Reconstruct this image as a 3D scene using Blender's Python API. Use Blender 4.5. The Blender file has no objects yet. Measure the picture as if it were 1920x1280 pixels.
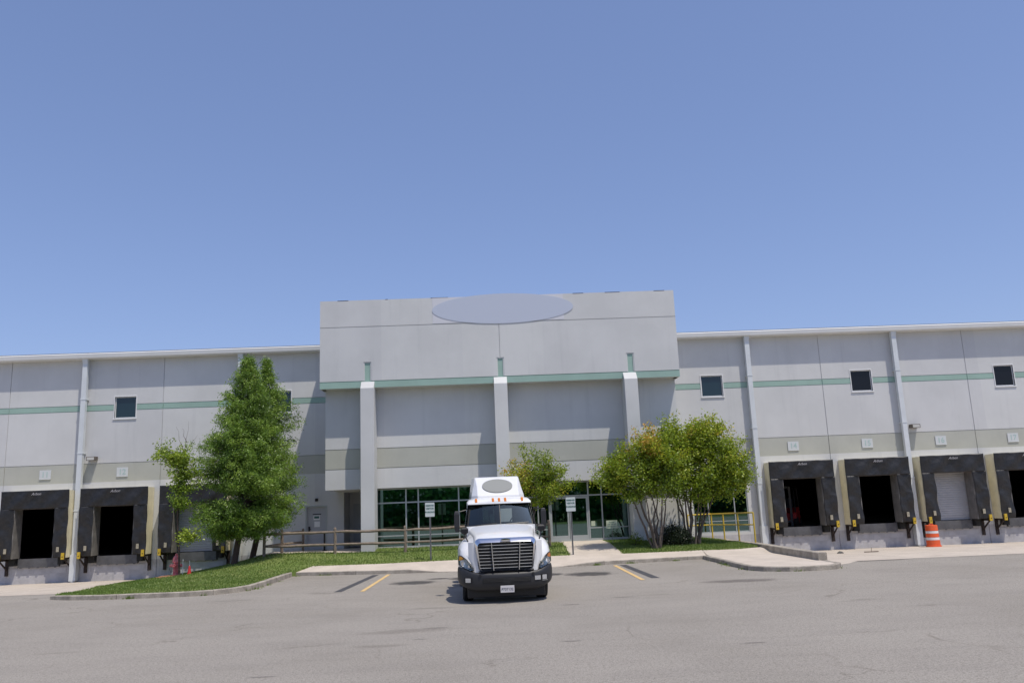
import bpy, bmesh, math, random
import numpy as np
from mathutils import Vector, Matrix, geometry
from math import sin, cos, pi, radians
random.seed(7)
SC = bpy.context.scene
COL = SC.collection

# ------------------------------------------------------------------ camera, sky, sun
def cam_setup():
    P, RO, YW, h = 0.194153, -0.0403947, 0.0315053, 2.35
    f = Vector((sin(YW)*cos(P), cos(YW)*cos(P), sin(P)))
    rt = Vector((cos(YW), -sin(YW), 0)); up = rt.cross(f)
    r2 = cos(RO)*rt + sin(RO)*up; u2 = -sin(RO)*rt + cos(RO)*up
    m = Matrix(((r2.x, u2.x, -f.x, 0), (r2.y, u2.y, -f.y, 0), (r2.z, u2.z, -f.z, h), (0, 0, 0, 1)))
    cd = bpy.data.cameras.new('camera'); cd.sensor_width = 36; cd.lens = 1562.6/1920*36
    cd.clip_start = 0.1; cd.clip_end = 4000
    co = bpy.data.objects.new('camera', cd); COL.objects.link(co); co.matrix_world = m
    SC.camera = co
cam_setup()
SUN_DIR = Vector((0.85, -1.0, 3.1)).normalized()      # towards the sun
el = math.asin(SUN_DIR.z); az = math.atan2(SUN_DIR.x, SUN_DIR.y)
W = bpy.data.worlds.new("World"); SC.world = W; W.use_nodes = True
nt = W.node_tree; bg = nt.nodes['Background']
sky = nt.nodes.new('ShaderNodeTexSky'); sky.sky_type = 'NISHITA'; sky.sun_disc = False
sky.sun_elevation = el; sky.sun_rotation = az
sky.air_density = 1.0; sky.dust_density = 1.0; sky.ozone_density = 3.2; sky.altitude = 0
tint = nt.nodes.new('ShaderNodeMix'); tint.data_type = 'RGBA'; tint.blend_type = 'MULTIPLY'; tint.inputs[0].default_value = 1
tint.inputs[7].default_value = (1.11, 1.17, 1.50, 1)   # white balance of the sky
gam = nt.nodes.new('ShaderNodeGamma'); gam.inputs[1].default_value = .7; nt.links.new(sky.outputs[0], gam.inputs[0])
nt.links.new(gam.outputs[0], tint.inputs[6]); nt.links.new(tint.outputs[2], bg.inputs[0]); bg.inputs[1].default_value = 0.145
sd = bpy.data.lights.new('sun', 'SUN'); sd.energy = 3.35; sd.angle = radians(0.55); sd.color = (1.0, 0.93, 0.82)
so = bpy.data.objects.new('sun', sd); COL.objects.link(so)
so.rotation_euler = SUN_DIR.to_track_quat('Z', 'Y').to_euler(); so.location = SUN_DIR*50
SC.view_settings.view_transform = 'Standard'; SC.view_settings.look = 'None'
SC.view_settings.exposure = 0.1; SC.view_settings.gamma = 1
SC.cycles.max_bounces = 6; SC.cycles.transparent_max_bounces = 12

# ------------------------------------------------------------------ materials
def L(*c):  # sRGB 0-255 -> linear
    return tuple(((v/255)/12.92 if v/255 <= .04045 else ((v/255+.055)/1.055)**2.4) for v in c)+(1,)
def mat(name, col=(.5, .5, .5), rough=.6, metal=0, var=0, scale=3, bump=0, bscale=40, spec=.5, trans=0, streak=0,
        stretch=(1, 1, 1), col2=None, fine=0, fscale=60, coat=0, emit=None):
    m = bpy.data.materials.new(name); m.use_nodes = True; n = m.node_tree.nodes; l = m.node_tree.links
    b = n['Principled BSDF']; b.inputs['Roughness'].default_value = rough; b.inputs['Metallic'].default_value = metal
    b.inputs['Specular IOR Level'].default_value = spec; b.inputs['Coat Weight'].default_value = coat
    c = tuple(col[:3])+(1,); b.inputs['Base Color'].default_value = c
    tc = n.new('ShaderNodeTexCoord')
    cur = None
    def noise(sc, st=(1, 1, 1), det=6, rg=.6):
        mp = n.new('ShaderNodeMapping'); mp.inputs['Scale'].default_value = st; l.new(tc.outputs['Object'], mp.inputs[0])
        t = n.new('ShaderNodeTexNoise'); t.inputs['Scale'].default_value = sc; t.inputs['Detail'].default_value = det
        t.inputs['Roughness'].default_value = rg; l.new(mp.outputs[0], t.inputs['Vector']); return t
    if var or streak or fine:
        cc = n.new('ShaderNodeRGB'); cc.outputs[0].default_value = c; cur = cc.outputs[0]
        def mul(cur, fac, lo, hi, dark):
            r = n.new('ShaderNodeMapRange'); r.inputs[1].default_value = lo; r.inputs[2].default_value = hi
            l.new(fac, r.inputs[0])
            mx = n.new('ShaderNodeMix'); mx.data_type = 'RGBA'; l.new(r.outputs[0], mx.inputs[0])
            l.new(cur, mx.inputs[6])
            ml = n.new('ShaderNodeMix'); ml.data_type = 'RGBA'; ml.blend_type = 'MULTIPLY'; ml.inputs[0].default_value = 1
            l.new(cur, ml.inputs[6]); ml.inputs[7].default_value = dark if len(dark) == 4 else dark+(1,)
            l.new(ml.outputs[2], mx.inputs[7]); return mx.outputs[2]
        if var:
            d = 1-var; dk = tuple(col2[i]/max(c[i], 1e-4) for i in range(3)) if col2 else (d, d, d)
            cur = mul(cur, noise(scale, stretch).outputs[0], .38, .62, dk)
        if streak:
            cur = mul(cur, noise(2.2, (1, 1, .06), 8, .7).outputs[0], .55, .75, (1-streak, 1-streak*.95, 1-streak*.9))
        if fine:
            cur = mul(cur, noise(fscale, (1, 1, 1), 3, .8).outputs[0], .42, .6, (1-fine,)*3)
        l.new(cur, b.inputs['Base Color'])
    if bump:
        bp = n.new('ShaderNodeBump'); bp.inputs['Strength'].default_value = bump; bp.inputs['Distance'].default_value = .02
        l.new(noise(bscale).outputs[0], bp.inputs['Height']); l.new(bp.outputs[0], b.inputs['Normal'])
    if emit:
        b.inputs['Emission Color'].default_value = tuple(emit[:3])+(1,); b.inputs['Emission Strength'].default_value = emit[3]
    return m
M = {}
M['wall'] = mat('painted_concrete_wall', (.63, .632, .62), .75, var=.08, scale=.45, streak=.10, bump=.15, bscale=90)
def panelise(m, lo):
    n = m.node_tree.nodes; l = m.node_tree.links; b = n['Principled BSDF']; src = b.inputs['Base Color'].links[0].from_socket
    tc = n.new('ShaderNodeTexCoord'); sp = n.new('ShaderNodeSeparateXYZ'); l.new(tc.outputs['Object'], sp.inputs[0])
    a = n.new('ShaderNodeMath'); a.operation = 'MULTIPLY_ADD'; a.inputs[1].default_value = 1/3.7; a.inputs[2].default_value = 23.3/3.7; l.new(sp.outputs[0], a.inputs[0])
    f = n.new('ShaderNodeMath'); f.operation = 'FLOOR'; l.new(a.outputs[0], f.inputs[0])
    w = n.new('ShaderNodeTexWhiteNoise'); w.noise_dimensions = '1D'; l.new(f.outputs[0], w.inputs['W'])
    cr = n.new('ShaderNodeMix'); cr.data_type = 'RGBA'; l.new(w.outputs[0], cr.inputs[0]); cr.inputs[6].default_value = (lo, lo, lo*1.01, 1); cr.inputs[7].default_value = (1, 1, .99, 1)
    x = n.new('ShaderNodeMix'); x.data_type = 'RGBA'; x.blend_type = 'MULTIPLY'; x.inputs[0].default_value = 1; l.new(src, x.inputs[6]); l.new(cr.outputs[2], x.inputs[7])
    l.new(x.outputs[2], b.inputs['Base Color'])
panelise(M['wall'], .93)
M['wall_green'] = mat('green_paint_band', (.31, .45, .385), .7, var=.08, scale=1.2)
M['wall_olive'] = mat('olive_paint_band', (.45, .452, .395), .75, var=.08, scale=.8, streak=.05)
M['plinth'] = mat('dirty_white_concrete', (.50, .49, .50), .8, var=.22, scale=2.0, streak=.30, bump=.2)
M['interior'] = mat('warehouse_interior', (.17, .165, .16), .9)
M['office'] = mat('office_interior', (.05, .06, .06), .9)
M['roof'] = mat('roof_membrane', (.5, .5, .5), .8)
M['trim'] = mat('white_metal_trim', (.72, .72, .70), .45, var=.06, scale=1)
M['downspout'] = mat('white_downspout_metal', (.66, .69, .70), .4, var=.08, scale=1.5, streak=.08)
M['alu'] = mat('aluminium_frame', (.42, .45, .45), .4, metal=.3)
M['frame_white'] = mat('white_window_frame', (.75, .75, .74), .5)
M['black_fabric'] = mat('black_vinyl_fabric', (.012, .012, .0122), .45, var=.5, scale=6, bump=.9, bscale=7, col2=(.022, .021, .021))
M['cream_side'] = mat('cream_shelter_side', (.78, .72, .52), .7, var=.15, scale=2, streak=.25)
M['steel_plate'] = mat('worn_grey_steel', (.13, .13, .135), .55, metal=.3, var=.3, scale=4, streak=.2)
M['rust'] = mat('rusty_dark_steel', (.035, .022, .018), .8, var=.4, scale=12)
M['rubber'] = mat('black_rubber', (.015, .015, .015), .8, bump=.3, bscale=60)
M['yellow'] = mat('safety_yellow_paint', (.62, .42, .03), .5, var=.2, scale=6)
M['rail_yellow'] = mat('railing_yellow_paint', (.62, .44, .04), .45, var=.15, scale=5)
M['rolldoor'] = mat('roll_door_slats', (.47, .47, .48), .5, var=.08, scale=2)
M['numplate'] = mat('number_plate_white', (.58, .60, .60), .6)
M['flap'] = mat('grey_inner_flap', (.22, .21, .195), .7, var=.3, scale=3, streak=.2)
M['badge'] = mat('worn_white_badge', (.38, .37, .38), .6, var=.3, scale=30)
M['tagc'] = mat('cream_tag', (.42, .38, .28), .6, var=.3, scale=20)
M['numtext'] = mat('faded_number_paint', (.40, .52, .49), .7)
M['white'] = mat('white_paint', (.78, .78, .77), .5)
M['lamp_body'] = mat('wall_lamp_brown', (.12, .10, .08), .5)
M['lamp_glass'] = mat('wall_lamp_lens', (.55, .54, .50), .15)
M['concrete'] = mat('pavement_concrete', (.60, .525, .44), .85, var=.13, scale=1.2, fine=.12, fscale=30, bump=.25, bscale=50)
M['kerb'] = mat('kerb_concrete', (.46, .41, .34), .9, var=.35, scale=3, fine=.2, fscale=25, bump=.4, bscale=40)
M['bark'] = mat('brown_bark', (.10, .065, .05), .9, var=.4, scale=8, stretch=(3, 3, .6), bump=.6, bscale=20)
M['crape_bark'] = mat('smooth_pale_bark', (.135, .105, .085), .8, var=.35, scale=5, stretch=(3, 3, .8), bump=.3, bscale=15)
M['wood'] = mat('weathered_fence_wood', (.26, .205, .155), .85, var=.35, scale=8, bump=.4, bscale=30)
M['galv'] = mat('galvanised_post', (.20, .20, .20), .5, metal=.4)
M['sign_white'] = mat('sign_sheet_white', (.55, .60, .58), .5)
M['sign_text'] = mat('sign_lettering_dark_green', (.05, .13, .11), .6)
M['sign_pale'] = mat('sign_sheet_pale_green', (.50, .56, .42), .5)
M['black'] = mat('matt_black', (.012, .012, .013), .6)
M['door_grey'] = mat('grey_door_paint', (.42, .43, .45), .55, var=.06, scale=2)
M['hyd'] = mat('faded_red_hydrant', (.50, .09, .10), .6, var=.25, scale=9, col2=(.62, .2, .2))
M['cone_red'] = mat('red_cone_plastic', (.55, .03, .03), .5)
M['barrel_o'] = mat('orange_barrel_plastic', (.80, .12, .03), .45, var=.1, scale=5)
M['barrel_w'] = mat('white_reflective_band', (.75, .73, .72), .4)
M['mulch'] = mat('orange_brown_soil', (.36, .17, .09), .95, var=.4, scale=12, bump=.8, bscale=30)
M['line_yellow'] = mat('yellow_line_paint', (.80, .55, .24), .8, var=.2, scale=6, fine=.25, fscale=40)
M['oval_wall'] = mat('blurred_sign_oval', (.50, .54, .63), .5)
M['oval_patch'] = mat('pale_patch_panel', (.62, .62, .65), .6)
# truck
M['t_white'] = mat('truck_white_paint', (.78, .78, .77), .25, coat=.6, var=.03, scale=2)
M['t_plastic'] = mat('truck_grey_plastic', (.024, .024, .026), .5, var=.15, scale=3, bump=.1, bscale=120)
M['bar'] = mat('bright_grille_bar', (.42, .43, .45), .35, metal=.4)
M['chrome'] = mat('chrome', (.75, .76, .78), .12, metal=1)
M['t_black'] = mat('truck_black', (.01, .01, .011), .4)
M['amber'] = mat('amber_lens', (.70, .22, .03), .2)
M['amber2'] = mat('amber_turn_lens', (.85, .35, .02), .2)
M['reflector'] = mat('lamp_reflector', (.72, .74, .76), .18, metal=.8)
M['t_oval'] = mat('grey_oval_badge', (.26, .265, .245), .5)
M['tyre'] = mat('tyre_rubber', (.018, .018, .018), .85, bump=.3, bscale=60)
M['seat'] = mat('seat_fabric', (.05, .06, .08), .8)
M['plate'] = mat('plate_white', (.62, .60, .60), .5)
M['plate_t'] = mat('plate_lettering', (.10, .10, .13), .6)
M['rim'] = mat('steel_rim', (.6, .6, .6), .3, metal=.7)

def glass_mat(name, tint, gloss_min=.06, rough=.02, gcol=(.75, .95, .92, 1)):
    m = bpy.data.materials.new(name); m.use_nodes = True; n = m.node_tree.nodes; l = m.node_tree.links
    n.remove(n['Principled BSDF']); out = n['Material Output']
    tr = n.new('ShaderNodeBsdfTransparent'); tr.inputs[0].default_value = tint+(1,)
    gl = n.new('ShaderNodeBsdfGlossy'); gl.inputs['Roughness'].default_value = rough; gl.inputs[0].default_value = gcol
    lw = n.new('ShaderNodeFresnel'); lw.inputs[0].default_value = 1.5
    ad = n.new('ShaderNodeMath'); ad.operation = 'ADD'; ad.inputs[1].default_value = gloss_min; l.new(lw.outputs[0], ad.inputs[0])
    mx = n.new('ShaderNodeMixShader'); l.new(ad.outputs[0], mx.inputs[0]); l.new(tr.outputs[0], mx.inputs[1]); l.new(gl.outputs[0], mx.inputs[2])
    l.new(mx.outputs[0], out.inputs[0]); return m
M['glass'] = glass_mat('teal_tinted_glass', (.13, .30, .27), .20, gcol=(.55, .85, .80, 1))
M['t_glass'] = glass_mat('windscreen_glass', (.42, .50, .52), -.008, gcol=(.45, .55, .55, 1))
M['lens'] = glass_mat('headlamp_lens', (.9, .9, .9), .04)
M['pane_teal'] = mat('dark_teal_pane', (.012, .032, .042), .06, spec=.6)
M['pane_black'] = mat('black_pane', (.006, .006, .008), .06, spec=.35)

def foliage(name, cols, rough=.6, trans=.35):
    m = bpy.data.materials.new(name); m.use_nodes = True; n = m.node_tree.nodes; l = m.node_tree.links
    n.remove(n['Principled BSDF']); out = n['Material Output']
    at = n.new('ShaderNodeAttribute'); at.attribute_name = 'tint'
    cr = n.new('ShaderNodeValToRGB'); e = cr.color_ramp.elements
    e[0].position = 0; e[0].color = cols[0]+(1,); e[1].position = 1; e[1].color = cols[-1]+(1,)
    for i, c in enumerate(cols[1:-1]):
        q = e.new((i+1)/(len(cols)-1)); q.color = c+(1,)
    l.new(at.outputs['Fac'], cr.inputs[0])
    d = n.new('ShaderNodeBsdfDiffuse'); t = n.new('ShaderNodeBsdfTranslucent'); g = n.new('ShaderNodeBsdfGlossy'); g.inputs['Roughness'].default_value = .45
    l.new(cr.outputs[0], d.inputs[0]); l.new(cr.outputs[0], t.inputs[0])
    mx = n.new('ShaderNodeMixShader'); mx.inputs[0].default_value = trans; l.new(d.outputs[0], mx.inputs[1]); l.new(t.outputs[0], mx.inputs[2])
    m2 = n.new('ShaderNodeMixShader'); m2.inputs[0].default_value = .04; l.new(mx.outputs[0], m2.inputs[1]); l.new(g.outputs[0], m2.inputs[2])
    l.new(m2.outputs[0], out.inputs[0]); return m
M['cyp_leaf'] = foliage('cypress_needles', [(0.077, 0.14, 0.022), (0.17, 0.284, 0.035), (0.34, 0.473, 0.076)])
M['crape_leaf'] = foliage('crape_leaves', [(0.098, 0.155, 0.012), (0.162, 0.251, 0.017), (0.259, 0.345, 0.021), (0.387, 0.448, 0.031), (0.614, 0.366, 0.073)])
M['lime_leaf'] = foliage('young_tree_leaves', [(0.099, 0.176, 0.018), (0.198, 0.297, 0.025), (0.374, 0.462, 0.05)])
M['shrub_leaf'] = foliage('dark_shrub_leaves', [(.012, .022, .010), (.025, .04, .016)], trans=.15)
M['wood_leaf'] = foliage('woodland_leaves', [(0.041, 0.125, 0.044), (0.108, 0.288, 0.078)])
M['grass_blade'] = foliage('grass_blades', [(.10, .17, .03), (.17, .25, .045), (.27, .31, .09)], trans=.3)
M['lawn'] = mat('lawn_soil_and_turf', (.15, .22, .04), .9, var=.4, scale=.9, col2=(.21, .25, .07), fine=.35, fscale=35, bump=.6, bscale=45)

def asphalt():
    m = bpy.data.materials.new('weathered_asphalt'); m.use_nodes = True; n = m.node_tree.nodes; l = m.node_tree.links
    b = n['Principled BSDF']; b.inputs['Roughness'].default_value = .9; b.inputs['Specular IOR Level'].default_value = .25
    tc = n.new('ShaderNodeTexCoord')
    def noise(sc, det=5, rg=.6, st=(1, 1, 1)):
        mp = n.new('ShaderNodeMapping'); mp.inputs['Scale'].default_value = st; l.new(tc.outputs['Object'], mp.inputs[0])
        t = n.new('ShaderNodeTexNoise'); t.inputs['Scale'].default_value = sc; t.inputs['Detail'].default_value = det
        t.inputs['Roughness'].default_value = rg; l.new(mp.outputs[0], t.inputs['Vector']); return t.outputs[0]
    def ramp(f, pts):
        r = n.new('ShaderNodeValToRGB'); e = r.color_ramp.elements
        while len(e) < len(pts): e.new(.5)
        for q, (p, c) in zip(e, pts): q.position = p; q.color = c
        l.new(f, r.inputs[0]); return r.outputs[0]
    def mulc(a, c, f=1):
        x = n.new('ShaderNodeMix'); x.data_type = 'RGBA'; x.blend_type = 'MULTIPLY'; x.inputs[0].default_value = f
        l.new(a, x.inputs[6]); l.new(c, x.inputs[7]); return x.outputs[2]
    base = ramp(noise(.22, 6, .55), [(.35, (.325, .298, .258, 1)), (.5, (.35, .322, .282, 1)), (.65, (.37, .341, .298, 1))])
    pat = ramp(noise(.9, 7, .7, (.5, 1.6, 1)), [(.40, (.93, .93, .935, 1)), (.52, (1, 1, 1, 1))])
    sp = ramp(noise(42, 3, .85), [(.34, (.36, .34, .33, 1)), (.48, (.93, .93, .93, 1)), (.60, (1.0, 1.0, 1.0, 1)), (.68, (1.35, 1.33, 1.3, 1))])
    sp2 = ramp(noise(15, 4, .8), [(.38, (.78, .77, .76, 1)), (.52, (1, 1, 1, 1))])
    dk = ramp(noise(.75, 3, .4, (.45, 1.5, 1)), [(.25, (.78, .77, .76, 1)), (.33, (1, 1, 1, 1))])
    c = mulc(mulc(mulc(mulc(base, pat, .8), sp), sp2), dk)
    # hairline cracks
    vo = n.new('ShaderNodeTexVoronoi'); vo.feature = 'DISTANCE_TO_EDGE'; vo.inputs['Scale'].default_value = .23
    mp = n.new('ShaderNodeMapping'); l.new(tc.outputs['Object'], mp.inputs[0])
    ns = n.new('ShaderNodeTexNoise'); ns.inputs['Scale'].default_value = .9; ns.inputs['Detail'].default_value = 6; l.new(mp.outputs[0], ns.inputs['Vector'])
    va = n.new('ShaderNodeVectorMath'); va.operation = 'MULTIPLY_ADD'; l.new(ns.outputs['Color'], va.inputs[0]); va.inputs[1].default_value = (1.8, 1.8, 0); l.new(mp.outputs[0], va.inputs[2])
    l.new(va.outputs[0], vo.inputs['Vector'])
    cr = ramp(vo.outputs[0], [(.0, (.62, .6, .58, 1)), (.0035, (.75, .73, .7, 1)), (.006, (1, 1, 1, 1))])
    cm = n.new('ShaderNodeMix'); cm.data_type = 'RGBA'
    cf = ramp(noise(.35, 3, .5), [(.52, (0, 0, 0, 1)), (.62, (.8, .8, .8, 1))]); l.new(cf, cm.inputs[0])
    l.new(c, cm.inputs[6]); l.new(mulc(c, cr), cm.inputs[7])
    l.new(cm.outputs[2], b.inputs['Base Color'])
    bp = n.new('ShaderNodeBump'); bp.inputs['Strength'].default_value = .6; bp.inputs['Distance'].default_value = .012
    l.new(noise(60, 4, .8), bp.inputs['Height']); l.new(bp.outputs[0], b.inputs['Normal']); return m
M['asphalt'] = asphalt()
def apron_mat():
    m = M['concrete'].copy(); m.name = 'apron_concrete'; n = m.node_tree.nodes; l = m.node_tree.links; b = n['Principled BSDF']
    src = b.inputs['Base Color'].links[0].from_socket
    tc = n.new('ShaderNodeTexCoord'); br = n.new('ShaderNodeTexBrick'); br.offset = 0; br.inputs['Scale'].default_value = 1
    br.inputs['Brick Width'].default_value = 3.66; br.inputs['Row Height'].default_value = 3.66; br.inputs['Mortar Size'].default_value = .015
    br.inputs['Color1'].default_value = (1, 1, 1, 1); br.inputs['Color2'].default_value = (.93, .93, .93, 1); br.inputs['Mortar'].default_value = (.35, .33, .3, 1)
    l.new(tc.outputs['Object'], br.inputs[0])
    x = n.new('ShaderNodeMix'); x.data_type = 'RGBA'; x.blend_type = 'MULTIPLY'; x.inputs[0].default_value = 1
    l.new(src, x.inputs[6]); l.new(br.outputs[0], x.inputs[7])
    ns = n.new('ShaderNodeTexNoise'); ns.inputs['Scale'].default_value = .6; ns.inputs['Detail'].default_value = 7; ns.inputs['Roughness'].default_value = .7; l.new(tc.outputs['Object'], ns.inputs[0])
    r = n.new('ShaderNodeMapRange'); r.inputs[1].default_value = .42; r.inputs[2].default_value = .3; l.new(ns.outputs[0], r.inputs[0])
    y = n.new('ShaderNodeMix'); y.data_type = 'RGBA'; l.new(r.outputs[0], y.inputs[0]); l.new(x.outputs[2], y.inputs[6]); y.inputs[7].default_value = (.33, .27, .22, 1)
    l.new(y.outputs[2], b.inputs['Base Color']); return m
M['apron'] = apron_mat()
def stain_mat(name, col, sc=1.2, lo=.42, hi=.62, strength=.6):
    m = bpy.data.materials.new(name); m.use_nodes = True; n = m.node_tree.nodes; l = m.node_tree.links
    b = n['Principled BSDF']; b.inputs['Base Color'].default_value = col+(1,); b.inputs['Roughness'].default_value = .8
    tc = n.new('ShaderNodeTexCoord'); g = n.new('ShaderNodeTexGradient'); g.gradient_type = 'SPHERICAL'
    l.new(tc.outputs['Object'], g.inputs[0])
    ns = n.new('ShaderNodeTexNoise'); ns.inputs['Scale'].default_value = sc*2.5; ns.inputs['Detail'].default_value = 7; l.new(tc.outputs['Object'], ns.inputs[0])
    a = n.new('ShaderNodeMath'); a.operation = 'ADD'; l.new(g.outputs[0], a.inputs[0]); l.new(ns.outputs[0], a.inputs[1])
    r = n.new('ShaderNodeMapRange'); r.inputs[1].default_value = lo+.2; r.inputs[2].default_value = hi+.35; r.inputs[4].default_value = strength; l.new(a.outputs[0], r.inputs[0])
    l.new(r.outputs[0], b.inputs['Alpha']); return m
M['oil'] = stain_mat('oil_stain', (.05, .048, .05))
M['faint'] = stain_mat('faint_stain', (.12, .10, .09), strength=.35)
M['blackline'] = mat('blacked_out_line', (.085, .083, .088), .85, var=.25, scale=5, fine=.3, fscale=40)

# ------------------------------------------------------------------ mesh helpers
class MB:
    def __init__(s): s.v = []; s.f = []; s.m = []; s.mi = 0
    def add(s, vs, fs):
        o = len(s.v); s.v += [tuple(v) for v in vs]; s.f += [tuple(i+o for i in f) for f in fs]; s.m += [s.mi]*len(fs); return s
    def box(s, x0, x1, y0, y1, z0, z1):
        return s.add([(x0, y0, z0), (x1, y0, z0), (x1, y1, z0), (x0, y1, z0), (x0, y0, z1), (x1, y0, z1), (x1, y1, z1), (x0, y1, z1)],
                     [(0, 3, 2, 1), (4, 5, 6, 7), (0, 1, 5, 4), (1, 2, 6, 5), (2, 3, 7, 6), (3, 0, 4, 7)])
    def tube(s, pts, rs, n=8, cap=True):
        pts = [Vector(p) for p in pts]
        if not hasattr(rs, '__len__'): rs = [rs]*len(pts)
        o = []; up = None
        for i, p in enumerate(pts):
            d = (pts[min(i+1, len(pts)-1)]-pts[max(i-1, 0)]).normalized()
            if up is None: up = Vector((0, 0, 1)) if abs(d.z) < .9 else Vector((1, 0, 0))
            a = d.cross(up).normalized(); b = a.cross(d); up = b
            for k in range(n):
                t = 2*pi*k/n; o.append(p+rs[i]*(cos(t)*a+sin(t)*b))
        fs = [(i*n+k, i*n+(k+1) % n, (i+1)*n+(k+1) % n, (i+1)*n+k) for i in range(len(pts)-1) for k in range(n)]
        if cap: fs += [tuple(range(n-1, -1, -1)), tuple((len(pts)-1)*n+k for k in range(n))]
        return s.add(o, fs)
    def lathe(s, prof, c=(0, 0, 0), n=24, axis='z'):
        o = []
        for r, z in prof:
            for k in range(n):
                t = 2*pi*k/n
                if axis == 'z': o.append((c[0]+r*cos(t), c[1]+r*sin(t), c[2]+z))
                elif axis == 'x': o.append((c[0]+z, c[1]+r*cos(t), c[2]+r*sin(t)))
                else: o.append((c[0]+r*cos(t), c[1]+z, c[2]+r*sin(t)))
        fs = [(i*n+k, i*n+(k+1) % n, (i+1)*n+(k+1) % n, (i+1)*n+k) for i in range(len(prof)-1) for k in range(n)]
        if prof[0][0] > 1e-4: fs.append(tuple(range(n)))
        if prof[-1][0] > 1e-4: fs.append(tuple((len(prof)-1)*n+k for k in range(n)))
        return s.add(o, fs)
    def loft(s, rings, closed=False, caps=False):
        n = len(rings[0]); o = [p for r in rings for p in r]; fs = []
        for i in range(len(rings)-1):
            for k in range(n if closed else n-1):
                fs.append((i*n+k, i*n+(k+1) % n, (i+1)*n+(k+1) % n, (i+1)*n+k))
        if caps: fs += [tuple(range(n)), tuple((len(rings)-1)*n+k for k in range(n))]
        return s.add(o, fs)
    def prism(s, poly, y0, y1):      # poly in x,z
        n = len(poly); o = [(x, y0, z) for x, z in poly]+[(x, y1, z) for x, z in poly]
        return s.add(o, [tuple(range(n)), tuple(range(2*n-1, n-1, -1))]+[(k, (k+1) % n, n+(k+1) % n, n+k) for k in range(n)])
    def build(s, name, mats, parent=None, smooth=False, bevel=0, solid=0, sub=0, link=True, loc=None):
        me = bpy.data.meshes.new(name); me.from_pydata(s.v, [], s.f)
        if not isinstance(mats, (list, tuple)): mats = [mats]
        for m_ in mats: me.materials.append(m_)
        if len(mats) > 1: me.polygons.foreach_set('material_index', s.m)
        bm = bmesh.new(); bm.from_mesh(me); bmesh.ops.recalc_face_normals(bm, faces=bm.faces)
        if smooth:
            for f in bm.faces: f.smooth = True
            for e in bm.edges:
                if len(e.link_faces) == 2 and e.calc_face_angle(0) > radians(38): e.smooth = False
        bm.to_mesh(me); bm.free()
        ob = bpy.data.objects.new(name, me); COL.objects.link(ob)
        if parent is not None: ob.parent = parent
        if loc is not None: ob.location = loc
        if solid:
            q = ob.modifiers.new('s', 'SOLIDIFY'); q.thickness = solid; q.offset = 0
        if bevel:
            q = ob.modifiers.new('b', 'BEVEL'); q.width = bevel; q.segments = 2; q.limit_method = 'ANGLE'
        if sub:
            q = ob.modifiers.new('u', 'SUBSURF'); q.levels = q.render_levels = sub
        return ob
def tag(o, label=None, cat=None, group=None, kind=None):
    if label: o['label'] = label
    if cat: o['category'] = cat
    if group: o['group'] = group
    if kind: o['kind'] = kind
    return o
def thing(name, label, cat, loc=(0, 0, 0), rz=0, group=None):
    o = bpy.data.objects.new(name, None); COL.objects.link(o); o.location = loc; o.rotation_euler = (0, 0, rz)
    return tag(o, label, cat, group)
def box_ob(name, m, parent, *b, bevel=0, label=None):
    o = MB().box(*b).build(name, m, parent, bevel=bevel)
    if label: o['label'] = label
    return o
def copy_tree(o, parent=None):
    c = o.copy(); COL.objects.link(c)
    if parent is not None:
        c.parent = parent
        for k in ('category', 'group'):
            if k in c: del c[k]
    for ch in list(o.children): copy_tree(ch, c)
    return c
def text_mesh(s, size, bold=0, shear=0, ex=.002, align='CENTER'):
    cu = bpy.data.curves.new('t', 'FONT'); cu.body = s; cu.size = size; cu.align_x = align; cu.align_y = 'CENTER'
    cu.extrude = ex; cu.offset = bold; cu.shear = shear; cu.space_line = .9
    o = bpy.data.objects.new('t', cu); COL.objects.link(o); bpy.context.view_layer.update()
    me = bpy.data.meshes.new_from_object(o.evaluated_get(bpy.context.evaluated_depsgraph_get()))
    bpy.data.objects.remove(o); bpy.data.curves.remove(cu); return me
def text_ob(name, s, size, m, parent, loc, bold=0, shear=0, rx=pi/2):
    me = text_mesh(s, size, bold, shear); me.materials.clear(); me.materials.append(m)
    o = bpy.data.objects.new(name, me); COL.objects.link(o); o.parent = parent; o.location = loc; o.rotation_euler = (rx, 0, 0); return o

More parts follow.
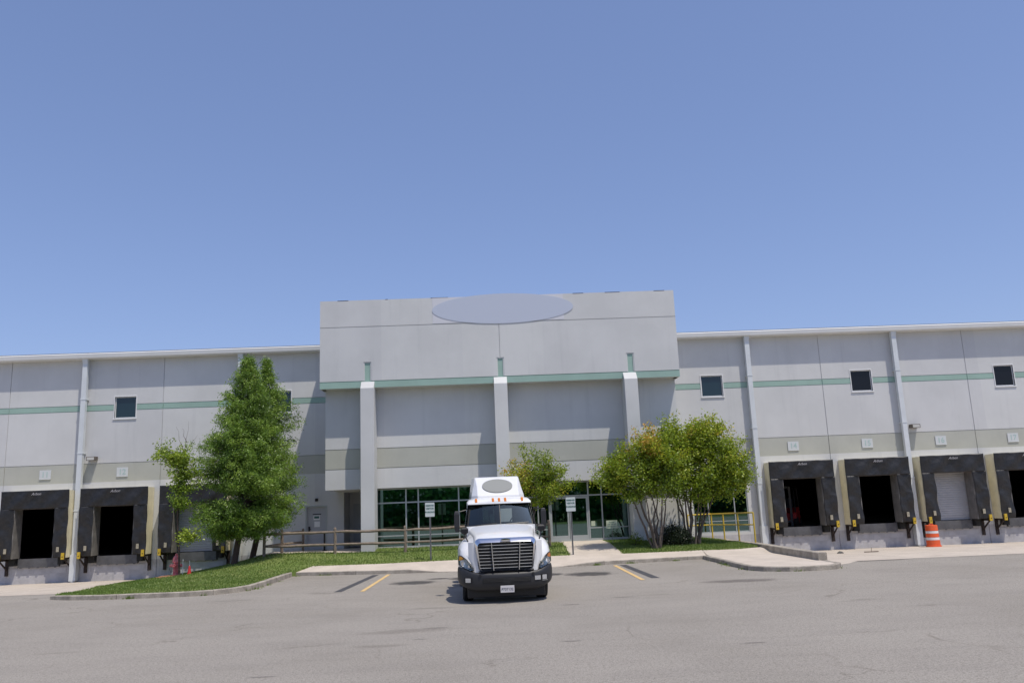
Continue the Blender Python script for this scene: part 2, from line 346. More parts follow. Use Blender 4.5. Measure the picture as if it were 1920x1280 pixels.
def wall_grid(xs, zs, Y, thick, depth_fn, mat_fn):
    """front wall at y=Y built of cells; depth_fn(xm,zm) -> recess (m) or None for a hole; returns MB with real grooves"""
    mb = MB(); nx, nz = len(xs)-1, len(zs)-1
    D = [[depth_fn((xs[i]+xs[i+1])/2, (zs[j]+zs[j+1])/2) for j in range(nz)] for i in range(nx)]
    for i in range(nx):
        for j in range(nz):
            d = D[i][j]; mb.mi = mat_fn((xs[i]+xs[i+1])/2, (zs[j]+zs[j+1])/2)
            if d is not None:
                mb.add([(xs[i], Y+d, zs[j]), (xs[i+1], Y+d, zs[j]), (xs[i+1], Y+d, zs[j+1]), (xs[i], Y+d, zs[j+1])], [(0, 1, 2, 3)])
                mb.add([(xs[i], Y+thick, zs[j]), (xs[i+1], Y+thick, zs[j]), (xs[i+1], Y+thick, zs[j+1]), (xs[i], Y+thick, zs[j+1])], [(3, 2, 1, 0)])
            dd = thick if d is None else d
            for (a, b, di, dj) in ((1, 0, 1, 0), (0, 1, 0, 1)):
                ii, jj = i+di, j+dj
                if ii < nx and jj < nz:
                    e = D[ii][jj]; ee = thick if e is None else e
                    if abs(ee-dd) > 1e-6:
                        if a: mb.add([(xs[ii], Y+dd, zs[j]), (xs[ii], Y+ee, zs[j]), (xs[ii], Y+ee, zs[j+1]), (xs[ii], Y+dd, zs[j+1])], [(0, 1, 2, 3)])
                        else: mb.add([(xs[i], Y+dd, zs[jj]), (xs[i+1], Y+dd, zs[jj]), (xs[i+1], Y+ee, zs[jj]), (xs[i], Y+ee, zs[jj])], [(0, 1, 2, 3)])
    x0, x1, z0, z1 = xs[0], xs[-1], zs[0], zs[-1]; mb.mi = 0
    for q in ([(x0, Y, z0), (x0, Y+thick, z0), (x0, Y+thick, z1), (x0, Y, z1)], [(x1, Y, z0), (x1, Y+thick, z0), (x1, Y+thick, z1), (x1, Y, z1)],
              [(x0, Y, z0), (x1, Y, z0), (x1, Y+thick, z0), (x0, Y+thick, z0)], [(x0, Y, z1), (x1, Y, z1), (x1, Y+thick, z1), (x0, Y+thick, z1)]):
        mb.add(q, [(0, 1, 2, 3)])
    return mb
def cuts(lo, hi, vals):
    v = sorted(set([lo, hi]+[round(x, 4) for x in vals if lo < x < hi])); return v

def sheet(name, poly, hfun, step, m, skirt=0, holes=(), dz=0):
    """flat-ish sheet over a polygon, height from hfun, fine interior grid"""
    pts = []; edges = []
    def ring(pl):
        o = len(pts); q = []
        for i in range(len(pl)):
            a = Vector(pl[i]); b = Vector(pl[(i+1) % len(pl)]); k = max(1, int((b-a).length/step))
            q += [a+(b-a)*t/k for t in range(k)]
        pts.extend(q); edges.extend([(o+i, o+(i+1) % len(q)) for i in range(len(q))]); return q
    r = ring([Vector(p) for p in poly])
    xs = [p[0] for p in poly]; ys = [p[1] for p in poly]
    def inside(x, y, pl):
        c = False; n = len(pl)
        for i in range(n):
            x1, y1 = pl[i]; x2, y2 = pl[(i+1) % n]
            if (y1 > y) != (y2 > y) and x < (x2-x1)*(y-y1)/(y2-y1)+x1: c = not c
        return c
    X = min(xs)+step*.5
    while X < max(xs):
        Yy = min(ys)+step*.5
        while Yy < max(ys):
            if inside(X, Yy, poly): pts.append(Vector((X, Yy)))
            Yy += step
        X += step
    vs, es, fs, *_ = geometry.delaunay_2d_cdt(pts, edges, [], 1, 1e-4)
    mb = MB(); mb.add([(v.x, v.y, hfun(v.x, v.y)+dz) for v in vs], [tuple(f) for f in fs])
    if skirt:
        n = len(r)
        mb.add([(p.x, p.y, hfun(p.x, p.y)+dz) for p in r]+[(p.x, p.y, hfun(p.x, p.y)+dz-skirt) for p in r], [(i, (i+1) % n, n+(i+1) % n, n+i) for i in range(n)])
    ob = mb.build(name, m)
    # make the top face up
    me = ob.data
    bm = bmesh.new(); bm.from_mesh(me)
    up = sum(1 if f.normal.z > 0 else -1 for f in bm.faces if abs(f.normal.z) > .5)
    if up < 0: bmesh.ops.reverse_faces(bm, faces=bm.faces)
    for f in bm.faces: f.smooth = abs(f.normal.z) > .5
    bm.to_mesh(me); bm.free(); return ob

# ------------------------------------------------------------------ terrain
PTS = np.array([(-14.0, 27.9, .12), (-12.7, 27.6, .13), (-10.7, 27.3, .13), (-8.9, 27.5, .14), (-8.1, 29, .15), (-8.0, 33.4, .17),
(-7, 34.3, .28), (-4.8, 34.3, .27), (-2.5, 34.3, .29), (0.5, 34.3, .3), (3.2, 34.3, .3), (5.4, 34.3, .27), (8, 34.3, .28), (9.7, 34.2, .3), (10.8, 34.5, .33),
(-9.9, 37, .66), (-6.8, 36.9, .64), (-5.1, 37.3, .64), (.6, 37.3, .64), (4, 38.6, .64), (6.4, 37.3, .62), (8.6, 38.3, .58), (8.57, 36.6, .46), (10.7, 37.4, .4), (10.3, 40.5, .44), (8.8, 40.8, .55),
(-16, 41, -.36), (-14.5, 41, -.2), (-13, 41, -.02), (-11.2, 41, .3), (-10.6, 40.9, .46), (-11.05, 37, .36),
(-14.2, 29.5, .06), (-14.9, 34, -.05), (-15.5, 38, -.22), (-12.2, 34.5, .18), (-7.5, 40.9, .66)], float)
_A = PTS[:, :2]; _n = len(_A)
def _U(r2): return np.where(r2 > 1e-9, r2*np.log(np.maximum(r2, 1e-9)), 0)
_M = np.zeros((_n+3, _n+3)); _M[:_n, :_n] = _U(((_A[:, None]-_A[None])**2).sum(-1))+np.eye(_n)*.5
_P = np.c_[np.ones(_n), _A]; _M[:_n, _n:] = _P; _M[_n:, :_n] = _P.T
_W = np.linalg.solve(_M, np.r_[PTS[:, 2], 0, 0, 0])
def H(x, y):
    return float(_U(((_A-np.array([x, y]))**2).sum(1))@_W[:_n]+_W[_n]+_W[_n+1]*x+_W[_n+2]*y)
def sstep(a, b, x):
    t = min(1, max(0, (x-a)/(b-a))); return t*t*(3-2*t)
def ZG(x, y):
    c = sstep(-9, -8, x)*(1-sstep(9.5, 11, x)); y0 = 30*(1-c)+33.9*c
    t = min(1, max(0, (y-y0)/(41-y0)))
    return -.35*t

gx = [-600, -200, -80]+[x*1.0 for x in range(-60, 61)]+[80, 200, 600]
gy = [-600, -200, -60, -20, 0, 10, 20]+[25+.5*i for i in range(34)]+[44, 60, 200, 600]
mb = MB(); nx = len(gx)
mb.add([(x, y, ZG(x, y)) for y in gy for x in gx], [(j*nx+i, j*nx+i+1, (j+1)*nx+i+1, (j+1)*nx+i) for j in range(len(gy)-1) for i in range(nx-1)])
tag(mb.build('asphalt_ground', M['asphalt'], smooth=True), kind='structure')
tag(sheet('concrete_apron_left', [(-60, 30.3), (-17, 30.3), (-14.4, 30.0), (-14.2, 29.0), (-14.0, 30), (-14.0, 40.99), (-60, 40.99)], ZG, .8, M['apron'], dz=.006), kind='structure')
tag(sheet('concrete_apron_right', [(11.05, 27.9), (11.9, 28.6), (12.6, 29.5), (60, 30.6), (60, 40.99), (10.4, 40.99), (11.05, 35.8)], ZG, .8, M['apron'], dz=.006), kind='structure')

tag(MB().add([(-300, -300, .02), (300, -300, .02), (300, -22, .02), (-300, -22, .02)], [(0, 1, 2, 3)]).build('verge', M['lawn']), kind='structure')
lawn_left = [(-14.05, 28.05), (-12.7, 27.4), (-10.7, 27.12), (-9.5, 27.1), (-8.8, 27.27), (-8.3, 27.7), (-8.0, 28.35), (-7.92, 30), (-7.92, 33.6), (-7.2, 34.4),
             (3.05, 34.35), (3.1, 38.3), (-5.75, 38.3), (-5.75, 37.2), (-10.3, 37.2), (-10.4, 40.99), (-16.3, 40.99), (-15.6, 38), (-15.0, 34), (-14.4, 30)]
lawn_right = [(5.2, 34.35), (10.0, 34.3), (10.78, 34.8), (10.78, 35.8), (10.2, 40.3), (9.2, 40.98), (8.5, 40.98), (8.5, 38.3), (4.95, 38.3)]
lawnH = lambda x, y: H(x, y)+.02*sin(x*1.7+y)*sin(y*2.3-x)
tag(sheet('lawn_left', lawn_left, lawnH, .35, M['lawn'], skirt=.35), kind='structure')
tag(sheet('lawn_right', lawn_right, lawnH, .35, M['lawn'], skirt=.35), kind='structure')

def walkfront(x):   # kerb line in front of the walk
    return np.interp(x, [-7.8, -6.75, -3.9, -1.5, 3.56, 8.35], [33.85, 33.55, 32.85, 32.4, 32.65, 33.55])
def walktop(x, y):
    z0 = .135-.115*sstep(-3.3, -2.0, x)*(1-sstep(2.6, 3.9, x)); f = (y-walkfront(x))/(34.4-walkfront(x))
    return z0+(H(x, 34.35)+.012-z0)*min(1, max(0, f)) if y < 34.4 else H(x, y)+.012
fr = [(x, float(walkfront(x))) for x in np.linspace(-7.8, 8.35, 24)]
tag(sheet('sidewalk', fr+[(8.4, 34.36), (5.2, 34.36), (4.98, 38.9), (3.08, 38.9), (3.05, 34.36), (-7.2, 34.41)], walktop, .5, M['concrete'], skirt=.3, dz=.004), kind='structure')
def islandtop(x, y): return .145+.15*sstep(33.2, 34.5, y)
tag(sheet('island_pavement', [(8.36, 33.5), (8.36, 30), (8.36, 27.85), (8.65, 27.2), (9.25, 26.78), (10.0, 26.67), (10.6, 26.85), (10.95, 27.35), (10.98, 34.75), (10.0, 34.32), (8.41, 34.36)], islandtop, .5, M['concrete'], skirt=.3), kind='structure')
tag(sheet('porch_slab', [(-10.3, 37.2), (-5.75, 37.2), (-5.75, 38.6), (-5.3, 38.6), (-5.3, 40.99), (-10.35, 40.99)], lambda x, y: .66, .6, M['concrete'], skirt=.5), kind='structure')
tag(sheet('entrance_step', [(-5.7, 38.3), (8.45, 38.3), (8.45, 38.75), (-5.7, 38.75)], lambda x, y: .652, .8, M['concrete'], skirt=.5), kind='structure')

def kerb(name, path, w=.16, drop=.3):
    mb = MB(); pts = [Vector(p) for p in path]; rings = []
    for i, p in enumerate(pts):
        d = (pts[min(i+1, len(pts)-1)]-pts[max(0, i-1)]); d.z = 0; d.normalize(); nrm = Vector((-d.y, d.x, 0))
        a = p; b = p+nrm*w
        rings.append([(a.x, a.y, p.z-drop), (a.x, a.y, p.z-.02), (a.x+nrm.x*.02, a.y+nrm.y*.02, p.z), (b.x, b.y, p.z), (b.x, b.y, p.z-drop)])
    mb.loft(rings, closed=True, caps=True)
    acc = 0
    for a, b, ra in zip(pts, pts[1:], rings):
        acc += (b-a).length
        if acc > 3.0:
            acc = 0; d = (b-a).normalized()*.012; q = [Vector(v) for v in ra]
            o = Vector((-(b-a).normalized().y, (b-a).normalized().x, 0))*-.003
            q = [q[0]+o, q[1]+o, q[2]+o+Vector((0, 0, .003)), q[3]+Vector((0, 0, .003))]
            tag(MB().loft([q, [v+d for v in q]]).build('kerb_joint', M['rust']), kind='structure')
    return tag(mb.build(name, M['kerb']), kind='structure')
def dense(path, st=.5):
    out = []
    for a, b in zip(path, path[1:]):
        a = Vector(a); b = Vector(b); k = max(1, int((b-a).length/st)); out += [a+(b-a)*i/k+Vector((random.uniform(-.008, .008), random.uniform(-.008, .008), random.uniform(-.004, .004))) for i in range(k)]
    return out+[Vector(path[-1])]
kerb('kerb_left', dense([(-14.15, 27.95, .12), (-13.3, 27.47, .14), (-12.2, 27.15, .145), (-10.7, 26.98, .145), (-9.5, 26.96, .15), (-8.75, 27.12, .155), (-8.2, 27.6, .16), (-7.9, 28.3, .165), (-7.8, 30, .17), (-7.8, 33.5, .17)]))
kerb('kerb_front', dense([(x, y-.01, .14-.115*sstep(-3.3, -2.0, x)*(1-sstep(2.6, 3.9, x))) for x, y in [(-7.8, 33.85), (-6.75, 33.55), (-5.3, 33.15), (-3.9, 32.85), (-3.3, 32.75), (-2, 32.5), (-1.5, 32.4), (2.6, 32.6), (3.56, 32.65), (4.2, 32.75), (6, 33.1), (8.35, 33.55)]], .7))
kerb('kerb_right', dense([(8.2, 33.5, .15), (8.2, 30, .15), (8.2, 27.75, .15), (8.5, 27.05, .15), (9.2, 26.6, .15), (10.0, 26.5, .15), (10.7, 26.7, .15), (11.1, 27.3, .15), (11.14, 28.5, .15)]))
mbw = MB(); pth = [(10.9, 28.6, .14, .40), (10.9, 31.5, .1, .40), (10.9, 35.8, .1, .42), (10.3, 40.4, .1, .46)]
mbw.loft([[(x, y, -.4), (x, y, zt-.02), (x+.02, y, zt), (x+.27, y, zt), (x+.29, y, zt-.02), (x+.29, y, -.4)] for x, y, zb, zt in pth], closed=True, caps=True)
tag(mbw.build('retaining_kerb', M['kerb']), 'low raised concrete kerb wall running back from the right island beside the yellow railing', 'kerb wall')

# grass blades (uncountable)
def inside(x, y, pl):
    c = False; n = len(pl)
    for i in range(n):
        x1, y1 = pl[i]; x2, y2 = pl[(i+1) % n]
        if (y1 > y) != (y2 > y) and x < (x2-x1)*(y-y1)/(y2-y1)+x1: c = not c
    return c
def np_mesh(name, V, F, m, tint=None, parent=None):
    me = bpy.data.meshes.new(name); nv, nf, k = len(V), len(F), F.shape[1]
    me.vertices.add(nv); me.vertices.foreach_set('co', V.astype(np.float32).ravel())
    me.loops.add(nf*k); me.loops.foreach_set('vertex_index', F.astype(np.int32).ravel())
    me.polygons.add(nf); me.polygons.foreach_set('loop_start', np.arange(0, nf*k, k, dtype=np.int32)); me.polygons.foreach_set('loop_total', np.full(nf, k, dtype=np.int32))
    me.update(calc_edges=True); me.materials.append(m)
    if tint is not None:
        a = me.attributes.new('tint', 'FLOAT', 'POINT'); a.data.foreach_set('value', tint.astype(np.float32))
    o = bpy.data.objects.new(name, me); COL.objects.link(o)
    if parent is not None: o.parent = parent
    return o
rng = np.random.default_rng(3)
def grass(name, pl, n, label):
    xs = [p[0] for p in pl]; ys = [p[1] for p in pl]; P = []
    while len(P) < n:
        x = random.uniform(min(xs), max(xs)); y = random.uniform(min(ys), max(ys))
        if inside(x, y, pl): P.append((x, y))
    # extra along the edges
    for a, b in zip(pl, pl[1:]+pl[:1]):
        ln = math.dist(a, b)
        for _ in range(int(ln*45)):
            t = random.random(); P.append((a[0]+(b[0]-a[0])*t+random.gauss(0, .03), a[1]+(b[1]-a[1])*t+random.gauss(0, .03)))
    # height lookup on coarse grid
    P = np.array(P); Z = np.array([lawnH(x, y) for x, y in P]); n = len(P)
    h = rng.uniform(.025, .075, n); a = rng.uniform(0, pi, n); w = rng.uniform(.006, .012, n)*1.6
    ln = rng.normal(0, .02, (n, 2)); base = np.c_[P, Z-.005]
    d = np.c_[np.cos(a)*w, np.sin(a)*w, np.zeros(n)]
    V = np.stack([base-d, base+d, base+np.c_[ln, h]], 1).reshape(-1, 3); F = np.arange(n*3).reshape(n, 3)
    pv = .5+.35*np.sin(P[:, 0]*1.3+2*np.sin(P[:, 1]*.9))*np.sin(P[:, 1]*1.9+P[:, 0]*.4)
    t = np.clip(rng.normal(.48, .2, n)+.6*(pv-.5), 0, 1)
    tag(np_mesh(name, V, F, M['grass_blade'], np.repeat(t, 3)), label, 'grass', kind='stuff')
grass('grass', lawn_left, 60000, 'short green grass covering the lawn left of and in front of the entrance')
grass('grass', lawn_right, 26000, 'short green grass under the trees right of the entrance path')

# weeds along the kerb foot
kp = [(-13.3, 27.43), (-10.7, 26.94), (-8.75, 27.08), (-7.85, 28.3), (-7.75, 33.5), (-6.7, 33.5), (-3.9, 32.8), None, (3.6, 32.6), (8.2, 33.4), (8.15, 27.75), (9.2, 26.55), (10.7, 26.65), (11.15, 27.3)]
WP_ = []
for a, b in zip(kp, kp[1:]):
    if a and b:
        for _ in range(int(math.dist(a, b)*1.3)):
            t = random.random(); c = (a[0]+(b[0]-a[0])*t, a[1]+(b[1]-a[1])*t)
            for _k in range(random.randint(5, 40)): WP_.append((c[0]+random.gauss(0, .09), c[1]+random.gauss(-.01, .02)))
WP_ = np.array(WP_); n = len(WP_); a = rng.uniform(0, pi, n); w = .012; hh = rng.uniform(.03, .12, n)
base = np.c_[WP_, np.zeros(n)]; d = np.c_[np.cos(a)*w, np.sin(a)*w, np.zeros(n)]
V = np.stack([base-d, base+d, base+np.c_[rng.normal(0, .04, (n, 2)), hh]], 1).reshape(-1, 3)
tag(np_mesh('weeds', V, np.arange(n*3).reshape(n, 3), M['grass_blade'], np.repeat(rng.uniform(.1, .8, n), 3)), 'small green weeds growing along the foot of the kerbs', 'weeds', kind='stuff')
# markings
def strip(name, a, b, w, m, dz):
    a = Vector(a); b = Vector(b); d = (b-a).normalized(); nn = Vector((-d.y, d.x))*w/2
    return tag(MB().add([(*(a-nn), dz), (*(b-nn), dz), (*(b+nn), dz), (*(a+nn), dz)], [(0, 1, 2, 3)]).build(name, m), kind='structure')
strip('parking_line', (-3.95, 32.5), (-3.98, 26.1), .13, M['line_yellow'], .008)
strip('parking_line', (4.53, 32.2), (4.47, 25.9), .13, M['line_yellow'], .008)
strip('blacked_out_line', (-4.45, 32.6), (-4.75, 26.3), .24, M['blackline'], .004)
strip('blacked_out_line', (4.85, 32.3), (4.95, 26.4), .26, M['blackline'], .004)
def stain(x, y, sx, sy, m='oil'):
    n = 20; mb = MB().add([(cos(2*pi*k/n), sin(2*pi*k/n), 0) for k in range(n)], [tuple(range(n))])
    o = mb.build('asphalt_stain', M[m]); o.location = (x, y, .005); o.scale = (sx, sy, 1); tag(o, kind='structure')
for s in [(-3.0+.35, 28.4, .95, .9), (3.2, 28.9, 1.0, 1.1), (-.9, 29.3, .8, .9), (1.9, 29.4, .6, .7), (-1.9, 29.6, .5, .35)]: stain(*s)
for s in [(1.8, 20.5, .3, .1), (4.2, 14.2, .3, .07), (-1.2, 17.6, .35, .08), (1.3, 15.2, .25, .08), (3.2, 21.6, .4, .1), (13.2, 29.4, 1.6, .35), (16, 29.8, 1.4, .3), (7, 24.4, 1.4, .6), (9.5, 13.2, .3, .1), (-3.5, 13.2, .3, .06), (-1.4, 16.2, .2, .06)]: stain(*s, m='faint')

# ------------------------------------------------------------------ warehouse
WH = thing('warehouse', 'long pale grey concrete warehouse with green stripe, loading docks and taller entrance block', 'building', (0, 41, -.35))
OFF = Vector((0, -41, .35))
class WP:   # parent offset handling: build in world coordinates, keep parts local
    pass
def wpart(mb, name, m, parent=None, label=None, **k):
    o = mb.build(name, m, parent or WH, **k)
    o.location = OFF if (parent is None or parent is WH) else (0, 0, 0)
    if label: o['label'] = label
    return o
YW_ = 41.0; TOP = 10.22
bands = [(7.67, 7.95, 1), (4.24, 5.13, 2)]
gr = [7.67, 7.95, 5.13]                 # reveal grooves
G = .035
def bmat(x, z):
    if z < .55: return 3
    for a, b, i in bands:
        if a < z < b: return i
    return 0
dock_c = [-21.35, -17.7, -14.02, 14.95, 18.65, 22.35, 26.0]
wins = [(-25.6, -24.6), (-18.23, -17.2), (-10.7, -9.67), (10.64, 11.72), (18.22, 19.27), (25.55, 26.55)]
def make_wing(x0, x1, name, extra):
    holes = [(c-1.28, c+1.28, .40, 3.35) for c in dock_c if x0 < c < x1]+[(c-3.6, c-3.6, 0, 0) for c in []]
    holes += [(a, b, 7.27, 8.33) for a, b in wins if x0 < a < x1]+extra
    vj = [v for v in (-42, -38.3, -34.6, -30.9, -27.1, -23.3, -15.9, 16.75, 24.15, 31.5, 35.2, 38.9, 42.6) if x0 < v < x1]
    xs = cuts(x0, x1, [v for h in holes for v in h[:2]]+[v+s for v in vj for s in (-.018, .018)])
    zs = cuts(-1.2, TOP, [v for h in holes for v in h[2:]]+[v+s for v in gr for s in (-G/2, G/2)]+[4.24, 5.13, .55]+[7.67, 7.95])
    zs = sorted(set(zs))
    def dep(x, z):
        for a, b, c, d in holes:
            if a < x < b and c < z < d: return None
        for v in vj:
            if abs(x-v) < .018: return .03
        for v in gr:
            if abs(z-v) < G/2: return .028
        return 0
    return wpart(wall_grid(xs, zs, YW_, .22, dep, bmat), name, [M['wall'], M['wall_green'], M['wall_olive'], M['plinth']])
make_wing(-46, -5.3, 'wing_wall', [(-8.93, -7.9, .66, 2.72), (-7.1, -5.5, .66, 3.3)])
make_wing(6.0, 46, 'wing_wall', [(9.75, 12.45, .67, 3.28)])
# shell: floor, back wall, roof, side walls
wpart(MB().box(-46, 46, 41.22, 41.9, -1.2, .66).box(-46, 46, 41.9, 80, .4, .66), 'floor_slab', M['interior'])
wpart(MB().box(-46, 46, 80, 80.3, -1.2, TOP), 'back_wall', M['interior'])
for x in (-46.2, 46): wpart(MB().box(x, x+.2, 41, 80.3, -1.2, TOP), 'end_wall', M['wall'])
wpart(MB().box(-46.3, 46.3, 41.0, 80.3, TOP, TOP+.2), 'roof', M['roof'])
# partition between office and warehouse
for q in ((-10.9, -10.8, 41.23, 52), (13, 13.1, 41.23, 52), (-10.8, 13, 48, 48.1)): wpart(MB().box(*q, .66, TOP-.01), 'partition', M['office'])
# eave fascia and gutter
for (a, b) in ((-46.3, -7.55), (8.8, 46.3)):
    g = MB(); pr = [(40.56, 10.20), (40.52, 10.24), (40.50, 10.42), (40.54, 10.46), (40.60, 10.46), (40.60, 10.40), (41.0, 10.40), (41.0, 10.20)]
    g.loft([[(a, y, z) for y, z in pr], [(b, y, z) for y, z in pr]], closed=True, caps=True)
    wpart(g, 'gutter', M['trim'])
    wpart(MB().box(a, b, 40.60, 41.0, 10.465, 10.50), 'roof_edge', M['steel_plate'])
# downspouts
for i, x in enumerate((-27.0, -19.62, -12.1, 13.03, 20.5, 27.95)):
    d = MB().box(x-.115, x+.115, 40.66, 40.86, .6, 9.95).add(
        [(x-.115, 40.66, 9.95), (x+.115, 40.66, 9.95), (x+.115, 40.86, 9.95), (x-.115, 40.86, 9.95), (x-.13, 40.58, 10.25), (x+.13, 40.58, 10.25), (x+.13, 40.8, 10.25), (x-.13, 40.8, 10.25)],
        [(0, 1, 5, 4), (1, 2, 6, 5), (2, 3, 7, 6), (3, 0, 4, 7)])
    dp = wpart(d, 'downspout', M['downspout'])
    wpart(MB().box(x-.15, x+.15, 40.60, 40.92, -.28, .92).box(x-.06, x+.06, 40.62, 40.8, -.36, -.28), 'downspout_boot', M['downspout'], dp)
    for z in (2.9, 5.6, 8.2): wpart(MB().box(x-.14, x+.14, 40.645, 40.99, z, z+.05), 'strap', M['downspout'], dp)
# upper windows
for i, (a, b) in enumerate(wins):
    z0, z1 = 7.27, 8.33
    f = MB().box(a, b, 41.05, 41.12, z0, z0+.05).box(a, b, 41.05, 41.12, z1-.04, z1).box(a, a+.04, 41.05, 41.12, z0+.05, z1-.04).box(b-.04, b, 41.05, 41.12, z0+.05, z1-.04)
    # thin raised trim round the opening
    f.box(a-.035, b+.035, 40.975, 41.05, z1, z1+.04).box(a-.05, b+.05, 40.955, 41.06, z0-.05, z0).box(a-.035, a, 40.975, 41.05, z0, z1).box(b, b+.035, 40.975, 41.05, z0, z1)
    w = wpart(f, 'window', M['frame_white'])
    wpart(MB().box(a+.04, b-.04, 41.08, 41.1, z0+.05, z1-.04), 'pane', M['pane_teal'] if a < 12 else M['pane_black'], w)

# loading docks
def build_dock():
    r = []
    c = 0.0; hw = 1.56; ho = .94; yf = 40.22
    fr = MB().box(c-hw, c-hw+.05, yf+.075, 40.985, .82, 3.86).box(c+hw-.05, c+hw, yf+.075, 40.985, .82, 3.86).box(c-hw, c+hw, yf+.075, 40.985, 3.86, 3.90)
    
    sh = fr.build('dock_shelter', M['cream_side'], WH); sh.location = OFF
    # fabric, wrinkled
    def cloth(x0, x1, z0, z1, seed, name, sag=0, inner=None):
        rr = random.Random(seed); nx = max(3, int((x1-x0)/.05)); nz = max(3, int((z1-z0)/.05)); mb = MB()
        ph = [(rr.uniform(3, 9), rr.uniform(-7, 7), rr.uniform(0, 6), rr.uniform(.004, .013)) for _ in range(7)]
        V = []
        for j in range(nz+1):
            for i in range(nx+1):
                x = x0+(x1-x0)*i/nx; z = z0+(z1-z0)*j/nz; y = yf
                for a, b, p, q in ph: y += 1.4*q*sin(a*x+b*z+p)
                y += .008*sin(13*(x*.9+z*1.1)+ph[0][2]+2.6*sin(2.3*z+4*x+ph[1][2])+1.3*sin(5.1*z-3*x+ph[2][2]))*(.5+.5*sin(2.1*z+ph[3][2]))*(1 if name == 'side_curtain' else .35)
                if inner == 'L' and i == nx: x += .02*sin(z*5+seed)
                if inner == 'R' and i == 0: x += .02*sin(z*5+seed)
                V.append((x, y+.015, z))
        n0 = len(V)
        mb.add(V, [(j*(nx+1)+i, j*(nx+1)+i+1, (j+1)*(nx+1)+i+1, (j+1)*(nx+1)+i) for j in range(nz) for i in range(nx)])
        o = mb.build(name, M['black_fabric'], sh, smooth=True, solid=.012); return o
    hp = cloth(c-hw-.01, c+hw+.01, 3.08, 3.93, 1, 'head_curtain')
    pl = cloth(c-hw-.01, c-ho, .84, 3.10, 2, 'side_curtain', inner='L')
    pr = cloth(c+ho, c+hw+.01, .84, 3.10, 3, 'side_curtain', inner='R')
    # return flaps of the curtains towards the wall
    MB().box(c-ho-.02, c-ho+.02, yf+.06, 40.97, .84, 3.08).box(c+ho-.02, c+ho+.02, yf+.06, 40.97, .84, 3.08).box(c-ho-.02, c+ho+.02, yf+.06, 40.97, 3.08, 3.12).build('inner_flap', M['flap'], sh)
    tx = text_ob('maker_badge', 'Arbon', .17, M['badge'], sh, (c+.05, yf-.03, 3.77), bold=.003, shear=.4)
    for s in (-1, 1): MB().box(c+s*1.2-.06, c+s*1.2+.06, yf-.05, yf-.025, 1.09, 1.31).build('reflector_tag', M['tagc'], sh)
    # leveller
    lv = MB().box(c-.95, c+.95, 40.88, 40.94, .40, .80).box(c-.95, c+.95, 40.94, 43.2, .66, .70)
    for k in range(5): lv.box(c-.8+.4*k-.05, c-.8+.4*k+.05, 40.86, 40.88, .37, .41)
    lo = lv.build('dock_leveller', M['steel_plate'], WH); lo.location = OFF
    MB().box(c-1.28, c-.97, 40.99, 41.2, .36, .82).box(c+.97, c+1.28, 40.99, 41.2, .36, .82).box(c-1.28, c+1.28, 40.99, 41.2, .1, .395).build('pit_lip', M['plinth'], lo)
    for s in (-1, 1): MB().box(c+s*1.13-.14, c+s*1.13+.14, 40.68, 40.985, .50, .86).build('bumper', M['rubber'], lo)
    # corner brackets
    br = []
    for s in (-1, 1):
        x = c+s*1.48
        b = MB().box(x-.07, x+.07, 40.92, 40.985, .05, .84).prism([(0, 0)]*0 or [(x-.05, .74), (x+.05, .74), (x+.05, .84), (x-.05, .84)], 40.22, 40.93)
        b.tube([(x, 40.95, .32), (x, 40.26, .78)], .04, 6)
        q = b.build('corner_bracket', M['rust'], WH); q.location = OFF
        MB().box(x-.065-s*.02, x+.065-s*.02, 40.13, 40.19, .74, 1.04).build('corner_guard', M['yellow'], q)
        MB().box(x-.025-s*.02, x+.025-s*.02, 40.124, 40.13, .84, .88).build('guard_hole', M['rust'], q)
        br.append(q)
    return [sh, lo]+br
proto = build_dock()
for n_, c in enumerate(dock_c):
    for p in proto:
        o = p if n_ == 0 else copy_tree(p, WH)
        o.location = OFF+Vector((c, 0, 0))
# shut roller doors at docks 13 and 16
for c in (-14.02, 22.35):
    mb = MB(); rings = []
    z = .82; y = 41.08
    while z < 3.3:
        rings += [[(c-1.2, y, z), (c+1.2, y, z)], [(c-1.2, y-.02, z+.01), (c+1.2, y-.02, z+.01)], [(c-1.2, y-.02, z+.085), (c+1.2, y-.02, z+.085)], [(c-1.2, y, z+.1), (c+1.2, y, z+.1)]]; z += .11
    mb.loft(rings)
    rd = wpart(mb, 'roller_door', M['rolldoor'], label='shut pale roller door')
    wpart(MB().box(c-1.2, c+1.2, 41.03, 41.09, .72, .82), 'bottom_bar', M['black'], rd)
    wpart(MB().box(c-1.26, c-1.2, 41.0, 41.14, .72, 3.34).box(c+1.2, c+1.26, 41.0, 41.14, .72, 3.34), 'door_track', M['cream_side'], rd)
for c in dock_c:
    if c in (-14.02, 22.35): continue
    rd = wpart(MB().box(c-1.26, c-1.18, 41.24, 41.32, .70, 3.34).box(c+1.18, c+1.26, 41.24, 41.32, .70, 3.34).lathe([(.2, -1.3), (.2, 1.3)], (c, 41.5, 3.6), 14, 'x'), 'door_track', M['yellow'])

